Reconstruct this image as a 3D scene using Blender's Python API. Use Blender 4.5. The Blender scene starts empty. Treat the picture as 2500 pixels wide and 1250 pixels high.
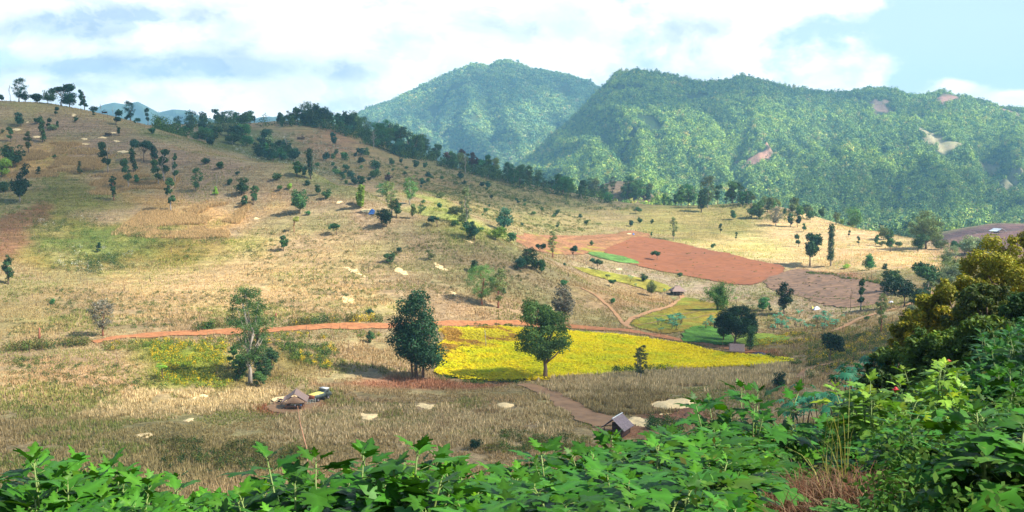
import bpy, math, random
import numpy as np
from mathutils import Vector, Matrix
random.seed(7)
RNG = np.random.default_rng(11)
SC = bpy.context.scene
COL = SC.collection
F = 2453.0            # focal length in photograph pixels
HORIZON = 400.0       # photograph row of the horizon
R = math.radians

# ------------------------------------------------------------------ camera
cam = bpy.data.cameras.new('camera'); camo = bpy.data.objects.new('camera', cam); COL.objects.link(camo)
cam.sensor_width = 36.0; cam.lens = 36.0 * F / 2500.0
cam.clip_start = 0.1; cam.clip_end = 60000
PITCH = math.atan((625 - HORIZON) / F)
camo.location = (0, 0, 0); camo.rotation_euler = (R(90) - PITCH, 0, 0)
SC.camera = camo

# ------------------------------------------------------------------ light
SUN = Vector((0.74, -0.26, 0.74)).normalized()
sl = bpy.data.lights.new('sun', 'SUN'); sl.energy = 5.0; sl.angle = R(0.6); sl.color = (1.0, 0.95, 0.86)
so = bpy.data.objects.new('sun', sl); COL.objects.link(so)
so.rotation_euler = SUN.to_track_quat('Z', 'Y').to_euler(); so.location = (0, 0, 900)
SC.view_settings.view_transform = 'Standard'; SC.view_settings.look = 'None'
SC.view_settings.gamma = 1.0; SC.view_settings.exposure = 1.02

# ------------------------------------------------------------------ node helpers
class NT:
    def __init__(s, tree): s.t = tree; s.t.nodes.clear()
    def n(s, typ, ins=None, **props):
        nd = s.t.nodes.new(typ)
        for k, v in props.items(): setattr(nd, k, v)
        for k, v in (ins or {}).items():
            sock = nd.inputs[k]
            if isinstance(v, bpy.types.NodeSocket): s.t.links.new(v, sock)
            else: sock.default_value = v
        return nd
    def link(s, a, b): s.t.links.new(a, b)
    def m(s, op, a, b=0.0, c=None, clamp=False):
        ins = {0: a, 1: b}
        if c is not None: ins[2] = c
        nd = s.n('ShaderNodeMath', ins, operation=op); nd.use_clamp = clamp
        return nd.outputs[0]
    def mix(s, fac, a, b, blend='MIX'):
        nd = s.n('ShaderNodeMix', None, data_type='RGBA', blend_type=blend)
        for i, v in ((0, fac), (6, a), (7, b)):
            if isinstance(v, bpy.types.NodeSocket): s.t.links.new(v, nd.inputs[i])
            else: nd.inputs[i].default_value = v if i == 0 else (*v[:3], 1)
        return nd.outputs[2]
    def noise(s, vec, scale, detail=4.0, rough=0.55, dist=0.0):
        nd = s.n('ShaderNodeTexNoise', {'Vector': vec, 'Scale': scale, 'Detail': detail, 'Roughness': rough, 'Distortion': dist})
        return nd.outputs['Fac']
    def ramp(s, x, lo, hi, a=0.0, b=1.0):
        nd = s.n('ShaderNodeMapRange', {'Value': x, 'From Min': lo, 'From Max': hi, 'To Min': a, 'To Max': b})
        nd.interpolation_type = 'SMOOTHSTEP'; return nd.outputs[0]

# ------------------------------------------------------------------ world: daylight sky with clouds
W = bpy.data.worlds.new('World'); SC.world = W; W.use_nodes = True
w = NT(W.node_tree)
sky = w.n('ShaderNodeTexSky', sky_type='NISHITA'); sky.sun_disc = False
sky.sun_elevation = math.asin(SUN.z); sky.sun_rotation = math.atan2(SUN.x, SUN.y)
sky.altitude = 900; sky.air_density = 1.0; sky.dust_density = 1.2; sky.ozone_density = 1.0
tc = w.n('ShaderNodeTexCoord'); g = tc.outputs['Generated']
sp = w.n('ShaderNodeSeparateXYZ', {0: g}); X, Y, Z = sp.outputs
yy = w.m('MAXIMUM', w.m('ABSOLUTE', Y), 0.05)
U = w.m('DIVIDE', X, yy); V = w.m('DIVIDE', Z, yy)
def gauss(px, py, sx, sy, amp):
    u0, v0 = (px - 1250) / F, (HORIZON - py) / F
    du = w.m('MULTIPLY', w.m('SUBTRACT', U, u0), F / sx); dv = w.m('MULTIPLY', w.m('SUBTRACT', V, v0), F / sy)
    q = w.m('ADD', w.m('MULTIPLY', du, du), w.m('MULTIPLY', dv, dv))
    e = w.m('POWER', 2.71828, w.m('MULTIPLY', q, -1.0))
    return w.m('MULTIPLY', e, amp)
mp = w.n('ShaderNodeMapping', {'Vector': g, 'Scale': (1.0, 1.0, 1.75), 'Location': (0.35, 0.0, 0.2)}).outputs[0]
n1 = w.noise(mp, 5.0, 9, 0.57, 0.35)
n2 = w.noise(mp, 15.0, 7, 0.6, 0.3)
dens = w.m('ADD', w.m('MULTIPLY', n1, 0.95), w.m('MULTIPLY', n2, 0.30)); dens = w.m('SUBTRACT', dens, w.m('ADD', 0.125, w.m('MULTIPLY', w.ramp(V, 0.3, 0.9), 0.24)))
dens = w.m('ADD', dens, w.m('MULTIPLY', w.m('SUBTRACT', w.noise(mp, 34.0, 5, 0.6), 0.5), 0.16)); bias = None
for a in [(350, 40, 900, 260, 0.19), (450, 230, 700, 120, 0.10), (1080, 190, 420, 160, 0.12), (1300, 60, 500, 130, 0.09),
          (1750, 40, 450, 70, 0.12), (1900, 180, 420, 60, 0.10), (2330, 215, 60, 30, 0.26), (2450, 245, 90, 22, 0.22), (2060, 190, 80, 40, 0.2), (1750, 130, 90, 60, 0.14),
          (2300, 60, 420, 150, -0.15), (1480, 90, 120, 60, 0.12), (1650, 150, 120, 40, 0.1), (900, 15, 260, 40, -0.10), (40, 150, 160, 30, -0.14), (1180, 20, 200, 40, -0.10), (2000, 20, 200, 30, 0.10)]:
    gnode = gauss(*a); bias = gnode if bias is None else w.m('ADD', bias, gnode)
dens = w.m('ADD', dens, bias)
mask = w.ramp(dens, 0.50, 0.63)
shade = w.m('ADD', gauss(290, 62, 240, 44, 1.7), w.m('ADD', gauss(400, 168, 480, 30, 1.2), gauss(1600, 70, 330, 50, 0.6)))
n3 = w.noise(mp, 8.0, 7, 0.6, 0.4)
shade = w.m('ADD', w.m('MULTIPLY', shade, w.ramp(n3, 0.28, 0.52)), w.m('MULTIPLY', w.ramp(n3, 0.44, 0.66), 0.42), clamp=True)
CL = 0.90
crisp = w.noise(mp, 11.0, 10, 0.62, 0.5)
shade = w.m('ADD', w.m('MULTIPLY', shade, 0.8), w.m('MULTIPLY', w.ramp(crisp, 0.47, 0.58), 0.30), clamp=True)
cloud = w.mix(shade, (CL, CL * 0.985, CL * 0.975), (CL * 0.36, CL * 0.43, CL * 0.52))
bump = w.ramp(n2, 0.28, 0.68, 0.86, 1.10)
cloud = w.mix(1.0, cloud, w.n('ShaderNodeCombineColor', {0: bump, 1: bump, 2: bump}).outputs[0], 'MULTIPLY')
skyc = w.mix(1.0, sky.outputs[0], (0.098, 0.100, 0.100), 'MULTIPLY')
lift = w.mix(w.m('MULTIPLY', w.ramp(V, 0.45, 0.0), 0.85), skyc, (0.44, 0.54, 0.60))      # thin bright cirrus veil low in the sky
final = w.mix(w.m('MULTIPLY', mask, 0.97), lift, cloud)
bg = w.n('ShaderNodeBackground', {'Color': final, 'Strength': 1.0})
out = w.n('ShaderNodeOutputWorld'); w.link(bg.outputs[0], out.inputs['Surface'])

# ------------------------------------------------------------------ numeric helpers
def srgb(r, g, b):
    def c(v):
        v /= 255.0
        return v / 12.92 if v <= 0.04045 else ((v + 0.055) / 1.055) ** 2.4
    return (c(r), c(g), c(b))
def _hash(ix, iy, s):
    h = (ix.astype(np.int64) * 374761393 + iy.astype(np.int64) * 668265263 + s * 974634777) & 0x7fffffff
    h = ((h ^ (h >> 13)) * 1274126177) & 0x7fffffff
    return ((h ^ (h >> 16)) & 0xffff) / 65535.0
def vnoise(x, y, s=0):
    ix, iy = np.floor(x), np.floor(y); fx, fy = x - ix, y - iy
    fx = fx * fx * (3 - 2 * fx); fy = fy * fy * (3 - 2 * fy)
    a, b = _hash(ix, iy, s), _hash(ix + 1, iy, s); c, d = _hash(ix, iy + 1, s), _hash(ix + 1, iy + 1, s)
    return (a * (1 - fx) + b * fx) * (1 - fy) + (c * (1 - fx) + d * fx) * fy
def fbm(x, y, s=0, o=4, gain=0.5):
    t = 0; a = 1; n = 0
    for k in range(o):
        t = t + a * (vnoise(x, y, s + k) * 2 - 1); n += a; a *= gain; x = x * 2.03 + 13.7; y = y * 2.03 + 7.1
    return t / n
def sstep(x, a, b):
    t = np.clip((x - a) / (b - a), 0, 1); return t * t * (3 - 2 * t)

# ------------------------------------------------------------------ terrain surveyed from control points
def C(px, py, D): return ((px - 1250) / F * D, D, (HORIZON - py) / F * D)
def CZ(px, D, z): return ((px - 1250) / F * D, D, z)
ctrl = [(0, 0, -1.6), (-10, 0, -2.8), (10, 0, -2.0), (40, 0, 0.5), (0, -30, 2), (-60, -30, -6), (60, -40, 8), (-200, 0, -25), (200, 20, 5), (0, -80, 8),
 (0, 4, -2.75), (3.5, 4, -2.5), (-3, 4, -3.1), (-4, 8, -4.6), (0, 8, -4.2), (2.4, 8, -2.35), (2.3, 6.5, -2.12), (2.9, 9.3, -2.85), (2.0, 4.6, -2.0), (1.2, 8, -4.0), (4.6, 8, -3.6), (6, 8, -3.6), (9, 10, -3.9),
 (2.8, 12, -5.0), (-2, 12, -6.2), (-8, 14, -8), (8, 14, -5.0), (12, 14, -4.8), (10, 20, -6.4), (14, 20, -6.0), (5, 20, -8), (-5, 22, -11),
 (10, 26, -7.5), (15, 30, -7), (22, 30, -6.2), (20, 45, -10.2), (14, 45, -12), (0, 45, -22), (-25, 40, -20), (16, 60, -17), (27, 60, -13),
 (40, 60, -10), (0, 65, -29), (-30, 60, -29), (45, 90, -23), (30, 90, -28), (62, 90, -18), (0, 95, -37), (-50, 95, -36), (70, 130, -35),
 (105, 130, -28), (20, 130, -42), (-60, 130, -42), (150, 200, -28), (180, 300, -32), (-150, 110, -34), (-250, 200, -25), (-400, 400, 0)]
ctrl += [C(*a) for a in [
 (2060, 890, 200), (2150, 830, 230), (2230, 770, 260), (1750, 960, 190), (1650, 1000, 175), (1500, 1050, 160), (1500, 900, 218), (1930, 888, 222),
 (50, 1050, 155), (300, 1100, 145), (600, 1110, 145), (0, 860, 213), (200, 852, 215), (600, 940, 195), (0, 1020, 165), (0, 930, 187), (300, 950, 187),
 (900, 900, 212), (700, 965, 187), (1000, 1050, 160), (1250, 1000, 177), (900, 1000, 176),
 (250, 832, 222), (480, 818, 228), (650, 812, 232), (800, 803, 238), (950, 800, 246), (1100, 796, 262), (1250, 797, 270), (1400, 803, 272), (1550, 812, 270),
 (1650, 828, 262), (1780, 850, 250), (1070, 930, 205), (1250, 938, 204), (1600, 910, 217), (1400, 870, 235),
 (480, 850, 219), (700, 850, 221), (900, 845, 228),
 (0, 750, 250), (0, 650, 290), (0, 550, 335), (0, 450, 400), (0, 350, 450), (0, 250, 520), (-200, 500, 370), (-200, 250, 500), (-200, 800, 230),
 (250, 750, 255), (250, 650, 300), (250, 550, 350), (250, 450, 400), (250, 350, 450), (250, 280, 510), (130, 254, 518),
 (500, 750, 262), (500, 650, 305), (500, 550, 350), (500, 450, 395), (500, 372, 432), (340, 300, 500), (390, 325, 480),
 (750, 740, 268), (750, 650, 305), (750, 550, 345), (750, 480, 375), (740, 415, 405), (1000, 740, 272), (1000, 650, 305), (1000, 580, 330), (1000, 525, 352),
 (900, 478, 376), (870, 465, 380), (1200, 740, 285), (1200, 650, 315), (1200, 582, 338), (1100, 545, 345), (1350, 740, 300), (1300, 650, 325), (1400, 680, 335), (1500, 760, 300),
 (900, 440, 520), (900, 400, 600), (900, 350, 680), (900, 335, 720), (1000, 500, 450), (1000, 450, 560), (1000, 400, 660), (1050, 388, 715),
 (1100, 530, 430), (1100, 470, 560), (1100, 410, 690), (1200, 560, 430), (1200, 500, 540), (1200, 432, 685),
 (1290, 590, 430), (1300, 520, 540), (1300, 452, 675), (1400, 640, 385), (1400, 600, 460), (1400, 560, 520), (1400, 500, 620), (1400, 472, 680),
 (1500, 700, 360), (1500, 640, 420), (1500, 580, 500), (1500, 520, 600), (1500, 492, 680), (1600, 720, 360), (1650, 640, 440), (1600, 560, 540), (1620, 502, 660),
 (1700, 760, 320), (1700, 690, 390), (1700, 620, 470), (1700, 560, 550), (1700, 502, 650), (1850, 800, 290), (1850, 750, 320), (1850, 690, 385),
 (1850, 620, 460), (1850, 560, 550), (1840, 500, 650), (2000, 760, 300), (2000, 700, 365), (2000, 650, 430), (2000, 590, 510), (1990, 528, 610),
 (2130, 740, 300), (2130, 680, 370), (2130, 630, 430), (2130, 572, 520), (2250, 700, 330), (2250, 640, 420), (2250, 592, 500), (2350, 650, 360), (2330, 612, 470),
 (2420, 592, 620), (2440, 565, 740), (2340, 580, 680), (2440, 544, 800), (2600, 560, 800), (2600, 620, 500), (2500, 600, 600),
 (450, 345, 560), (450, 302, 720), (620, 297, 740), (780, 294, 750), (700, 332, 660), (560, 332, 620), (850, 318, 735), (1000, 365, 720),
 (1520, 440, 960), (1570, 452, 960), (1460, 452, 960)]]
ctrl += [CZ(*a) for a in [(0, 640, 26), (250, 620, 18), (-200, 650, 30), (600, 465, -4), (740, 455, -11), (900, 415, -21), (1000, 390, -26), (1100, 378, -28), (1200, 380, -31),
 (780, 900, 8), (600, 900, 15), (450, 900, 15), (0, 900, 0), (1000, 860, -25), (1200, 840, -45), (1400, 830, -55), (1600, 800, -62), (1800, 800, -70), (2000, 760, -72), (2150, 700, -66),
 (2300, 620, -56), (1350, 960, -62), (1680, 960, -72), (2000, 960, -85), (2440, 950, -72), (2700, 950, -80), (1000, 1000, -60), (600, 1050, -20), (0, 1100, -30)]]
for xx in range(-900, 1301, 275): ctrl.append((xx, 1250, -88 if xx > 0 else -60))
P0 = np.array(ctrl, float)
def _phi(r2): return 0.5 * r2 * np.log(r2 + 1e-9)
SCL = 200.0
A_ = P0[:, :2] / SCL; n_ = len(A_)
K_ = _phi(((A_[:, None] - A_[None]) ** 2).sum(-1)) + np.eye(n_) * 2e-4
Q_ = np.hstack([np.ones((n_, 1)), A_]); M_ = np.block([[K_, Q_], [Q_.T, np.zeros((3, 3))]])
sol = np.linalg.solve(M_, np.concatenate([P0[:, 2], np.zeros(3)]))
def tps(x, y):
    x = np.asarray(x, float) / SCL; y = np.asarray(y, float) / SCL; o = sol[n_] + sol[n_ + 1] * x + sol[n_ + 2] * y
    for i in range(n_): o = o + sol[i] * _phi((x - A_[i, 0]) ** 2 + (y - A_[i, 1]) ** 2)
    return o
class Grid:
    def __init__(s, x0, x1, y0, y1, d):
        s.x0, s.y0, s.d = x0, y0, d
        gx, gy = np.arange(x0, x1 + d, d), np.arange(y0, y1 + d, d); s.nx, s.ny = len(gx), len(gy)
        s.z = tps(*np.meshgrid(gx, gy))
    def __call__(s, x, y):
        fx = np.clip((x - s.x0) / s.d, 0, s.nx - 1.001); fy = np.clip((y - s.y0) / s.d, 0, s.ny - 1.001)
        i, j = fx.astype(int), fy.astype(int); u, v = fx - i, fy - j; z = s.z
        return (z[j, i] * (1 - u) + z[j, i + 1] * u) * (1 - v) + (z[j + 1, i] * (1 - u) + z[j + 1, i + 1] * u) * v
GF = Grid(-1000, 1300, -100, 1300, 5.0); GN = Grid(-40, 80, -10, 110, 0.8)
def ground(x, y):
    x = np.asarray(x, float); y = np.asarray(y, float)
    inn = (x > -39) & (x < 79) & (y > -9) & (y < 109)
    z = np.where(inn, GN(x, y), GF(x, y))
    r = np.hypot(x, y)
    z = z + fbm(x / 42, y / 42, 3, 3) * 1.5 * sstep(r, 90, 200) + fbm(x / 9, y / 9, 9, 3) * 0.38 * sstep(r, 6, 160)
    z = z + fbm(x / 130, y / 130, 5, 2) * 2.0 * sstep(r, 260, 330) * sstep(-x, -30, 60)
    far = sstep(r, 1150, 1400)
    return z * (1 - far) - 92 * far
# mountains: crest profile seen from the valley (photograph column, row), base distance, crest distance
MT = [dict(prof=[(1190, 470), (1250, 415), (1330, 352), (1400, 292), (1450, 238), (1478, 214), (1490, 195), (1502, 184), (1550, 178), (1620, 187), (1700, 207), (1750, 207), (1800, 194), (1850, 201), (1900, 216),
                  (1950, 224), (2040, 234), (2100, 224), (2150, 219), (2220, 241), (2290, 229), (2360, 246), (2420, 263), (2500, 274), (2700, 260), (2900, 330)], yb=1120, yc=2500, zb=-95, amp=25, seed=21),
      dict(prof=[(600, 330), (700, 305), (860, 290), (900, 270), (960, 250), (1050, 205), (1100, 185), (1160, 162), (1195, 169), (1215, 156), (1240, 152), (1270, 164), (1300, 174), (1380, 188), (1440, 206),
                 (1500, 226), (1700, 240), (1900, 300), (2100, 380)], yb=2620, yc=3700, zb=-70, amp=46, seed=31),
      dict(prof=[(-700, 300), (-100, 300), (180, 292), (262, 258), (290, 252), (312, 257), (345, 250), (368, 262), (395, 276), (430, 268), (465, 272), (500, 286), (560, 300), (640, 290), (700, 284), (760, 278), (800, 281),
                 (880, 292), (1000, 310), (1400, 330)], yb=3800, yc=4300, zb=60, amp=60, seed=41)]
def mountain(m, x, y):
    t = np.asarray(x, float) / np.maximum(y, 1)
    p = np.array(m['prof'], float)
    e = np.interp(t, (p[:, 0] - 1250) / F, (HORIZON - p[:, 1]) / F, left=-0.2, right=-0.2)
    yb, yc = m['yb'], m['yc']
    wav = fbm(t * 9, y * 0, m['seed'], 2) * 0.10
    s = (y - yb) / (yc - yb)
    sf = np.clip(s, 0, 1); g = np.where(s < 1, sf ** 0.86, 1.0)
    eb = m['zb'] / yb
    z = (eb + (e - eb) * g) * np.minimum(y, yc)
    z = np.where(s > 1, e * yc - (y - yc) * 0.45, z)
    k = np.clip(sf * (1 - sf) * 4, 0, 1)
    tt = t + 0.03 * fbm(t * 6, s * 3, m['seed'] + 9, 2)
    rg = 1 - 2 * np.abs(fbm(tt * 26 + s * 1.2, s * 1.6, m['seed'] + 1, 3, 0.5))
    z = z + (rg - 0.55) * m['amp'] * k * 1.5 + fbm(x / 60, y / 60, m['seed'] + 5, 3) * 7 * np.clip(sf * 8, 0, 1) * (0.3 + 0.7 * k)
    z = z + fbm(t * 70, s * 5, m['seed'] + 7, 3) * m['amp'] * 0.35 * k
    return np.where(s < 0, m['zb'] + s * 300, z)
def H(x, y):
    z = ground(x, y)
    for m in MT: z = np.where(np.asarray(y) > m['yb'] - 20, np.maximum(z, mountain(m, x, y)), z)
    return z
_DS = np.concatenate([np.geomspace(2.5, 100, 260), np.arange(100.5, 1300, 0.75), np.geomspace(1300, 9500, 1500)])
def P(px, py, far=False, zoff=0.0):
    """where the sight line through a photograph pixel first meets the land"""
    t, e = (px - 1250) / F, (HORIZON - py) / F
    ds = _DS if far else _DS[_DS < 1290]
    z = H(ds * t, ds) if far else ground(ds * t, ds)
    hit = np.nonzero(e * ds <= z + zoff)[0]
    if len(hit) == 0:   # over a crest: use the highest seen point
        i = int(np.argmax((z[200:] / ds[200:]))) + 200
    else: i = int(hit[0])
    D = ds[i]; return (D * t, D, float(z[i]))
def topz(px, py, D): return (HORIZON - py) / F * D

# ------------------------------------------------------------------ mesh helpers
def tag(o, label=None, cat=None, group=None, kind=None):
    if label: o['label'] = label
    if cat: o['category'] = cat
    if group: o['group'] = group
    if kind: o['kind'] = kind
    return o
def mesh_np(name, verts, faces, mats, cols=None, attr='tint', smooth=False, matidx=None):
    verts = np.asarray(verts, np.float32); me = bpy.data.meshes.new(name)
    me.vertices.add(len(verts)); me.vertices.foreach_set('co', verts.ravel())
    if isinstance(faces, np.ndarray):
        k = faces.shape[1]; nf = len(faces); idx = faces.astype(np.int32).ravel(); st = np.arange(nf, dtype=np.int32) * k
    else:
        nf = len(faces); ln = np.array([len(f) for f in faces], np.int32); idx = np.array([i for f in faces for i in f], np.int32)
        st = np.concatenate([[0], np.cumsum(ln)[:-1]]).astype(np.int32)
    me.loops.add(len(idx)); me.loops.foreach_set('vertex_index', idx)
    me.polygons.add(nf); me.polygons.foreach_set('loop_start', st)
    if smooth: me.polygons.foreach_set('use_smooth', np.ones(nf, bool))
    if matidx is not None: me.polygons.foreach_set('material_index', np.asarray(matidx, np.int32))
    me.update(calc_edges=True)
    for m in (mats if isinstance(mats, (list, tuple)) else [mats]): me.materials.append(m)
    if cols is not None:
        a = me.color_attributes.new(attr, 'FLOAT_COLOR', 'POINT')
        c = np.ones((len(verts), 4), np.float32); c[:, :3] = cols; a.data.foreach_set('color', c.ravel())
    return me
def link(name, me, parent=None, loc=None, kind=None):
    o = bpy.data.objects.new(name, me); COL.objects.link(o)
    if parent: o.parent = parent
    if loc is not None: o.location = loc
    if kind: o['kind'] = kind
    return o
def empty(name, loc, rz=0.0):
    o = bpy.data.objects.new(name, None); COL.objects.link(o); o.location = loc; o.rotation_euler = (0, 0, rz); o.empty_display_size = 0.3
    return o
class MB:
    def __init__(s): s.v = []; s.f = []
    def add(s, vs, fs):
        b = len(s.v); s.v += [tuple(v) for v in vs]; s.f += [tuple(b + i for i in f) for f in fs]; return s
    def box(s, c, d, rot=None):
        x, y, z = d[0] / 2, d[1] / 2, d[2] / 2; vs = [Vector(q) for q in [(-x, -y, -z), (x, -y, -z), (x, y, -z), (-x, y, -z), (-x, -y, z), (x, -y, z), (x, y, z), (-x, y, z)]]
        if rot: vs = [rot @ v for v in vs]
        return s.add([v + Vector(c) for v in vs], [(0, 3, 2, 1), (4, 5, 6, 7), (0, 1, 5, 4), (1, 2, 6, 5), (2, 3, 7, 6), (3, 0, 4, 7)])
    def tube(s, pts, rad, n=6):
        pts = [Vector(p) for p in pts]; base = len(s.v); rings = []
        for i, p in enumerate(pts):
            d = (pts[min(i + 1, len(pts) - 1)] - pts[max(i - 1, 0)]); d = d.normalized() if d.length > 1e-6 else Vector((0, 0, 1))
            a = d.cross(Vector((0.31, 0.95, 0.1))).normalized(); b = d.cross(a)
            r = rad[i] if isinstance(rad, (list, tuple)) else rad
            s.v += [tuple(p + (a * math.cos(2 * math.pi * k / n) + b * math.sin(2 * math.pi * k / n)) * r) for k in range(n)]
        for i in range(len(pts) - 1):
            for k in range(n):
                q = base + i * n; s.f.append((q + k, q + (k + 1) % n, q + n + (k + 1) % n, q + n + k))
        s.f.append(tuple(base + k for k in range(n))[::-1]); s.f.append(tuple(base + (len(pts) - 1) * n + k for k in range(n)))
        return s
    def mesh(s, name, mat, smooth=False): return mesh_np(name, s.v, s.f, mat, smooth=smooth)
    def build(s, name, mat, parent=None, loc=None, smooth=False): return link(name, s.mesh(name, mat, smooth), parent, loc)
def smooth_closed(pts, k=6):
    pts = np.array(pts, float); n = len(pts); out = []
    for i in range(n):
        p0, p1, p2, p3 = pts[i - 1], pts[i], pts[(i + 1) % n], pts[(i + 2) % n]
        for j in range(k):
            t = j / k; out.append(0.5 * ((2 * p1) + (p2 - p0) * t + (2 * p0 - 5 * p1 + 4 * p2 - p3) * t * t + (3 * p1 - p0 - 3 * p2 + p3) * t ** 3))
    return np.array(out)
def spline(pts, k=8):
    pts = np.array(pts, float); pts = np.vstack([2 * pts[0] - pts[1], pts, 2 * pts[-1] - pts[-2]]); out = []
    for i in range(1, len(pts) - 2):
        p0, p1, p2, p3 = pts[i - 1:i + 3]
        for j in range(k):
            t = j / k; out.append(0.5 * ((2 * p1) + (p2 - p0) * t + (2 * p0 - 5 * p1 + 4 * p2 - p3) * t * t + (3 * p1 - p0 - 3 * p2 + p3) * t ** 3))
    out.append(pts[-2]); return np.array(out)
def inside(poly, x, y):
    c = np.zeros(np.shape(x), bool); n = len(poly); j = n - 1
    for i in range(n):
        xi, yi = poly[i][:2]; xj, yj = poly[j][:2]
        with np.errstate(divide='ignore', invalid='ignore'):
            c ^= ((yi > y) != (yj > y)) & (x < (xj - xi) * (y - yi) / (yj - yi + 1e-12) + xi)
        j = i
    return c
def pdist(poly, x, y):
    d = np.full(np.shape(x), 1e9); n = len(poly)
    for i in range(n):
        ax, ay = poly[i][:2]; bx, by = poly[(i + 1) % n][:2]; dx, dy = bx - ax, by - ay
        t = np.clip(((x - ax) * dx + (y - ay) * dy) / (dx * dx + dy * dy + 1e-9), 0, 1)
        d = np.minimum(d, np.hypot(x - ax - t * dx, y - ay - t * dy))
    return np.where(inside(poly, x, y), d, -d)
def wpoly(pxs, far=False, sm=0):
    q = [P(a, b, far) for a, b in pxs]
    q = [(a[0], a[1]) for a in q]
    return smooth_closed(q, sm) if sm else np.array(q)
def pfilter(poly, x, y, pad):
    return (x > poly[:, 0].min() - pad) & (x < poly[:, 0].max() + pad) & (y > poly[:, 1].min() - pad) & (y < poly[:, 1].max() + pad)
# ------------------------------------------------------------------ materials
def newmat(name):
    m = bpy.data.materials.new(name); m.use_nodes = True; return m, NT(m.node_tree)
def finish(n, shader, disp=None):
    o = n.n('ShaderNodeOutputMaterial'); n.link(shader, o.inputs['Surface'])
def rgbmul(n, col, fac):
    return n.mix(1.0, col, n.n('ShaderNodeCombineColor', {0: fac, 1: fac, 2: fac}).outputs[0], 'MULTIPLY')
def plain(name, rgb, rough=0.8, var=0.25, scale=3.0, metal=0.0, bump=0.0, streak=None):
    m, n = newmat(name); tc = n.n('ShaderNodeTexCoord').outputs['Object']
    if streak: tc = n.n('ShaderNodeMapping', {'Vector': tc, 'Scale': streak}).outputs[0]
    f = n.noise(tc, scale, 5, 0.6); c = rgbmul(n, (*rgb, 1), n.ramp(f, 0.25, 0.75, 1 - var, 1 + var))
    b = n.n('ShaderNodeBsdfPrincipled', {'Base Color': c, 'Roughness': rough, 'Metallic': metal})
    if bump: n.link(n.n('ShaderNodeBump', {'Height': f, 'Strength': bump, 'Distance': 0.05}).outputs[0], b.inputs['Normal'])
    finish(n, b.outputs[0]); return m
def ground_mat():
    m, n = newmat('ground_cover'); g = n.n('ShaderNodeNewGeometry').outputs['Position']
    c = n.n('ShaderNodeVertexColor', layer_name='tint').outputs[0]
    a = n.noise(g, 0.045, 6, 0.6); b = n.noise(g, 0.6, 6, 0.7); d = n.noise(g, 2.6, 4, 0.7)
    c = n.mix(n.m('MULTIPLY', n.ramp(a, 0.42, 0.62), 0.42), c, n.mix(1.0, c, (0.74, 1.02, 0.66), 'MULTIPLY'))
    c = rgbmul(n, c, n.ramp(b, 0.3, 0.72, 0.66, 1.3)); c = rgbmul(n, c, n.ramp(d, 0.3, 0.7, 0.74, 1.24))
    st = n.noise(n.n('ShaderNodeMapping', {'Vector': g, 'Scale': (0.05, 0.05, 1.6)}).outputs[0], 1.0, 6, 0.7); c = rgbmul(n, c, n.ramp(st, 0.34, 0.66, 0.74, 1.2))
    h = n.m('ADD', n.m('MULTIPLY', b, 1.0), n.m('MULTIPLY', d, 0.35))
    bp = n.n('ShaderNodeBump', {'Height': h, 'Strength': 0.7, 'Distance': 0.7})
    s = n.n('ShaderNodeBsdfPrincipled', {'Base Color': c, 'Roughness': 0.95, 'Normal': bp.outputs[0]})
    s.inputs['Specular IOR Level'].default_value = 0.15
    finish(n, s.outputs[0]); return m
def leaf_mat(name, trans=0.3, objcol=True, rough=0.6, coat=0.25):
    m, n = newmat(name); c = n.n('ShaderNodeVertexColor', layer_name='tint').outputs[0]
    if objcol: c = n.mix(1.0, c, n.n('ShaderNodeObjectInfo').outputs['Color'], 'MULTIPLY')
    s = n.n('ShaderNodeBsdfPrincipled', {'Base Color': c, 'Roughness': rough}); s.inputs['Specular IOR Level'].default_value = coat
    t = n.n('ShaderNodeBsdfTranslucent', {'Color': n.mix(1.0, c, (1.05, 1.15, 0.6), 'MULTIPLY')})
    mx = n.n('ShaderNodeMixShader', {0: trans}); n.link(s.outputs[0], mx.inputs[1]); n.link(t.outputs[0], mx.inputs[2])
    finish(n, mx.outputs[0]); return m
def forest_mat(name, a, b, c3):
    m, n = newmat(name); oi = n.n('ShaderNodeObjectInfo'); rnd = oi.outputs['Random']
    c = n.mix(n.ramp(rnd, 0.0, 0.7), (*a, 1), (*b, 1)); c = n.mix(n.ramp(rnd, 0.92, 1.0), c, (*c3, 1))
    g = n.n('ShaderNodeNewGeometry').outputs['Position']
    big = n.noise(g, 0.006, 4, 0.6); c = n.mix(n.ramp(big, 0.4, 0.65), c, n.mix(1.0, c, (1.5, 1.35, 0.9), 'MULTIPLY'))
    t = n.n('ShaderNodeVertexColor', layer_name='tint').outputs[0]
    c = n.mix(1.0, c, t, 'MULTIPLY')
    s = n.n('ShaderNodeBsdfPrincipled', {'Base Color': c, 'Roughness': 0.7}); s.inputs['Specular IOR Level'].default_value = 0.2
    finish(n, s.outputs[0]); return m
M = {}
M['ground'] = ground_mat()
M['leaf'] = leaf_mat('tree_leaves', 0.28)
M['broad'] = leaf_mat('broad_leaves', 0.24, True, 0.5, 0.22)
M['grass'] = leaf_mat('dry_grass', 0.25, False, 0.8, 0.1)
M['bark'] = plain('bark', srgb(118, 98, 80), 0.9, 0.35, 9, bump=0.4, streak=(1, 1, 0.25))
M['bark_pale'] = plain('pale_bark', srgb(158, 148, 134), 0.85, 0.3, 7, streak=(1, 1, 0.4))
M['bark_red'] = plain('red_bark', srgb(150, 92, 66), 0.9, 0.25, 7)
M['stem'] = plain('green_stem', srgb(110, 130, 60), 0.6, 0.2, 10)
M['thatch'] = plain('thatch', srgb(140, 118, 108), 0.95, 0.35, 6, bump=0.5, streak=(6, 6, 0.8))
M['thatch_brown'] = plain('brown_thatch', srgb(150, 120, 96), 0.95, 0.3, 6, bump=0.5, streak=(6, 6, 0.8))
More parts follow.
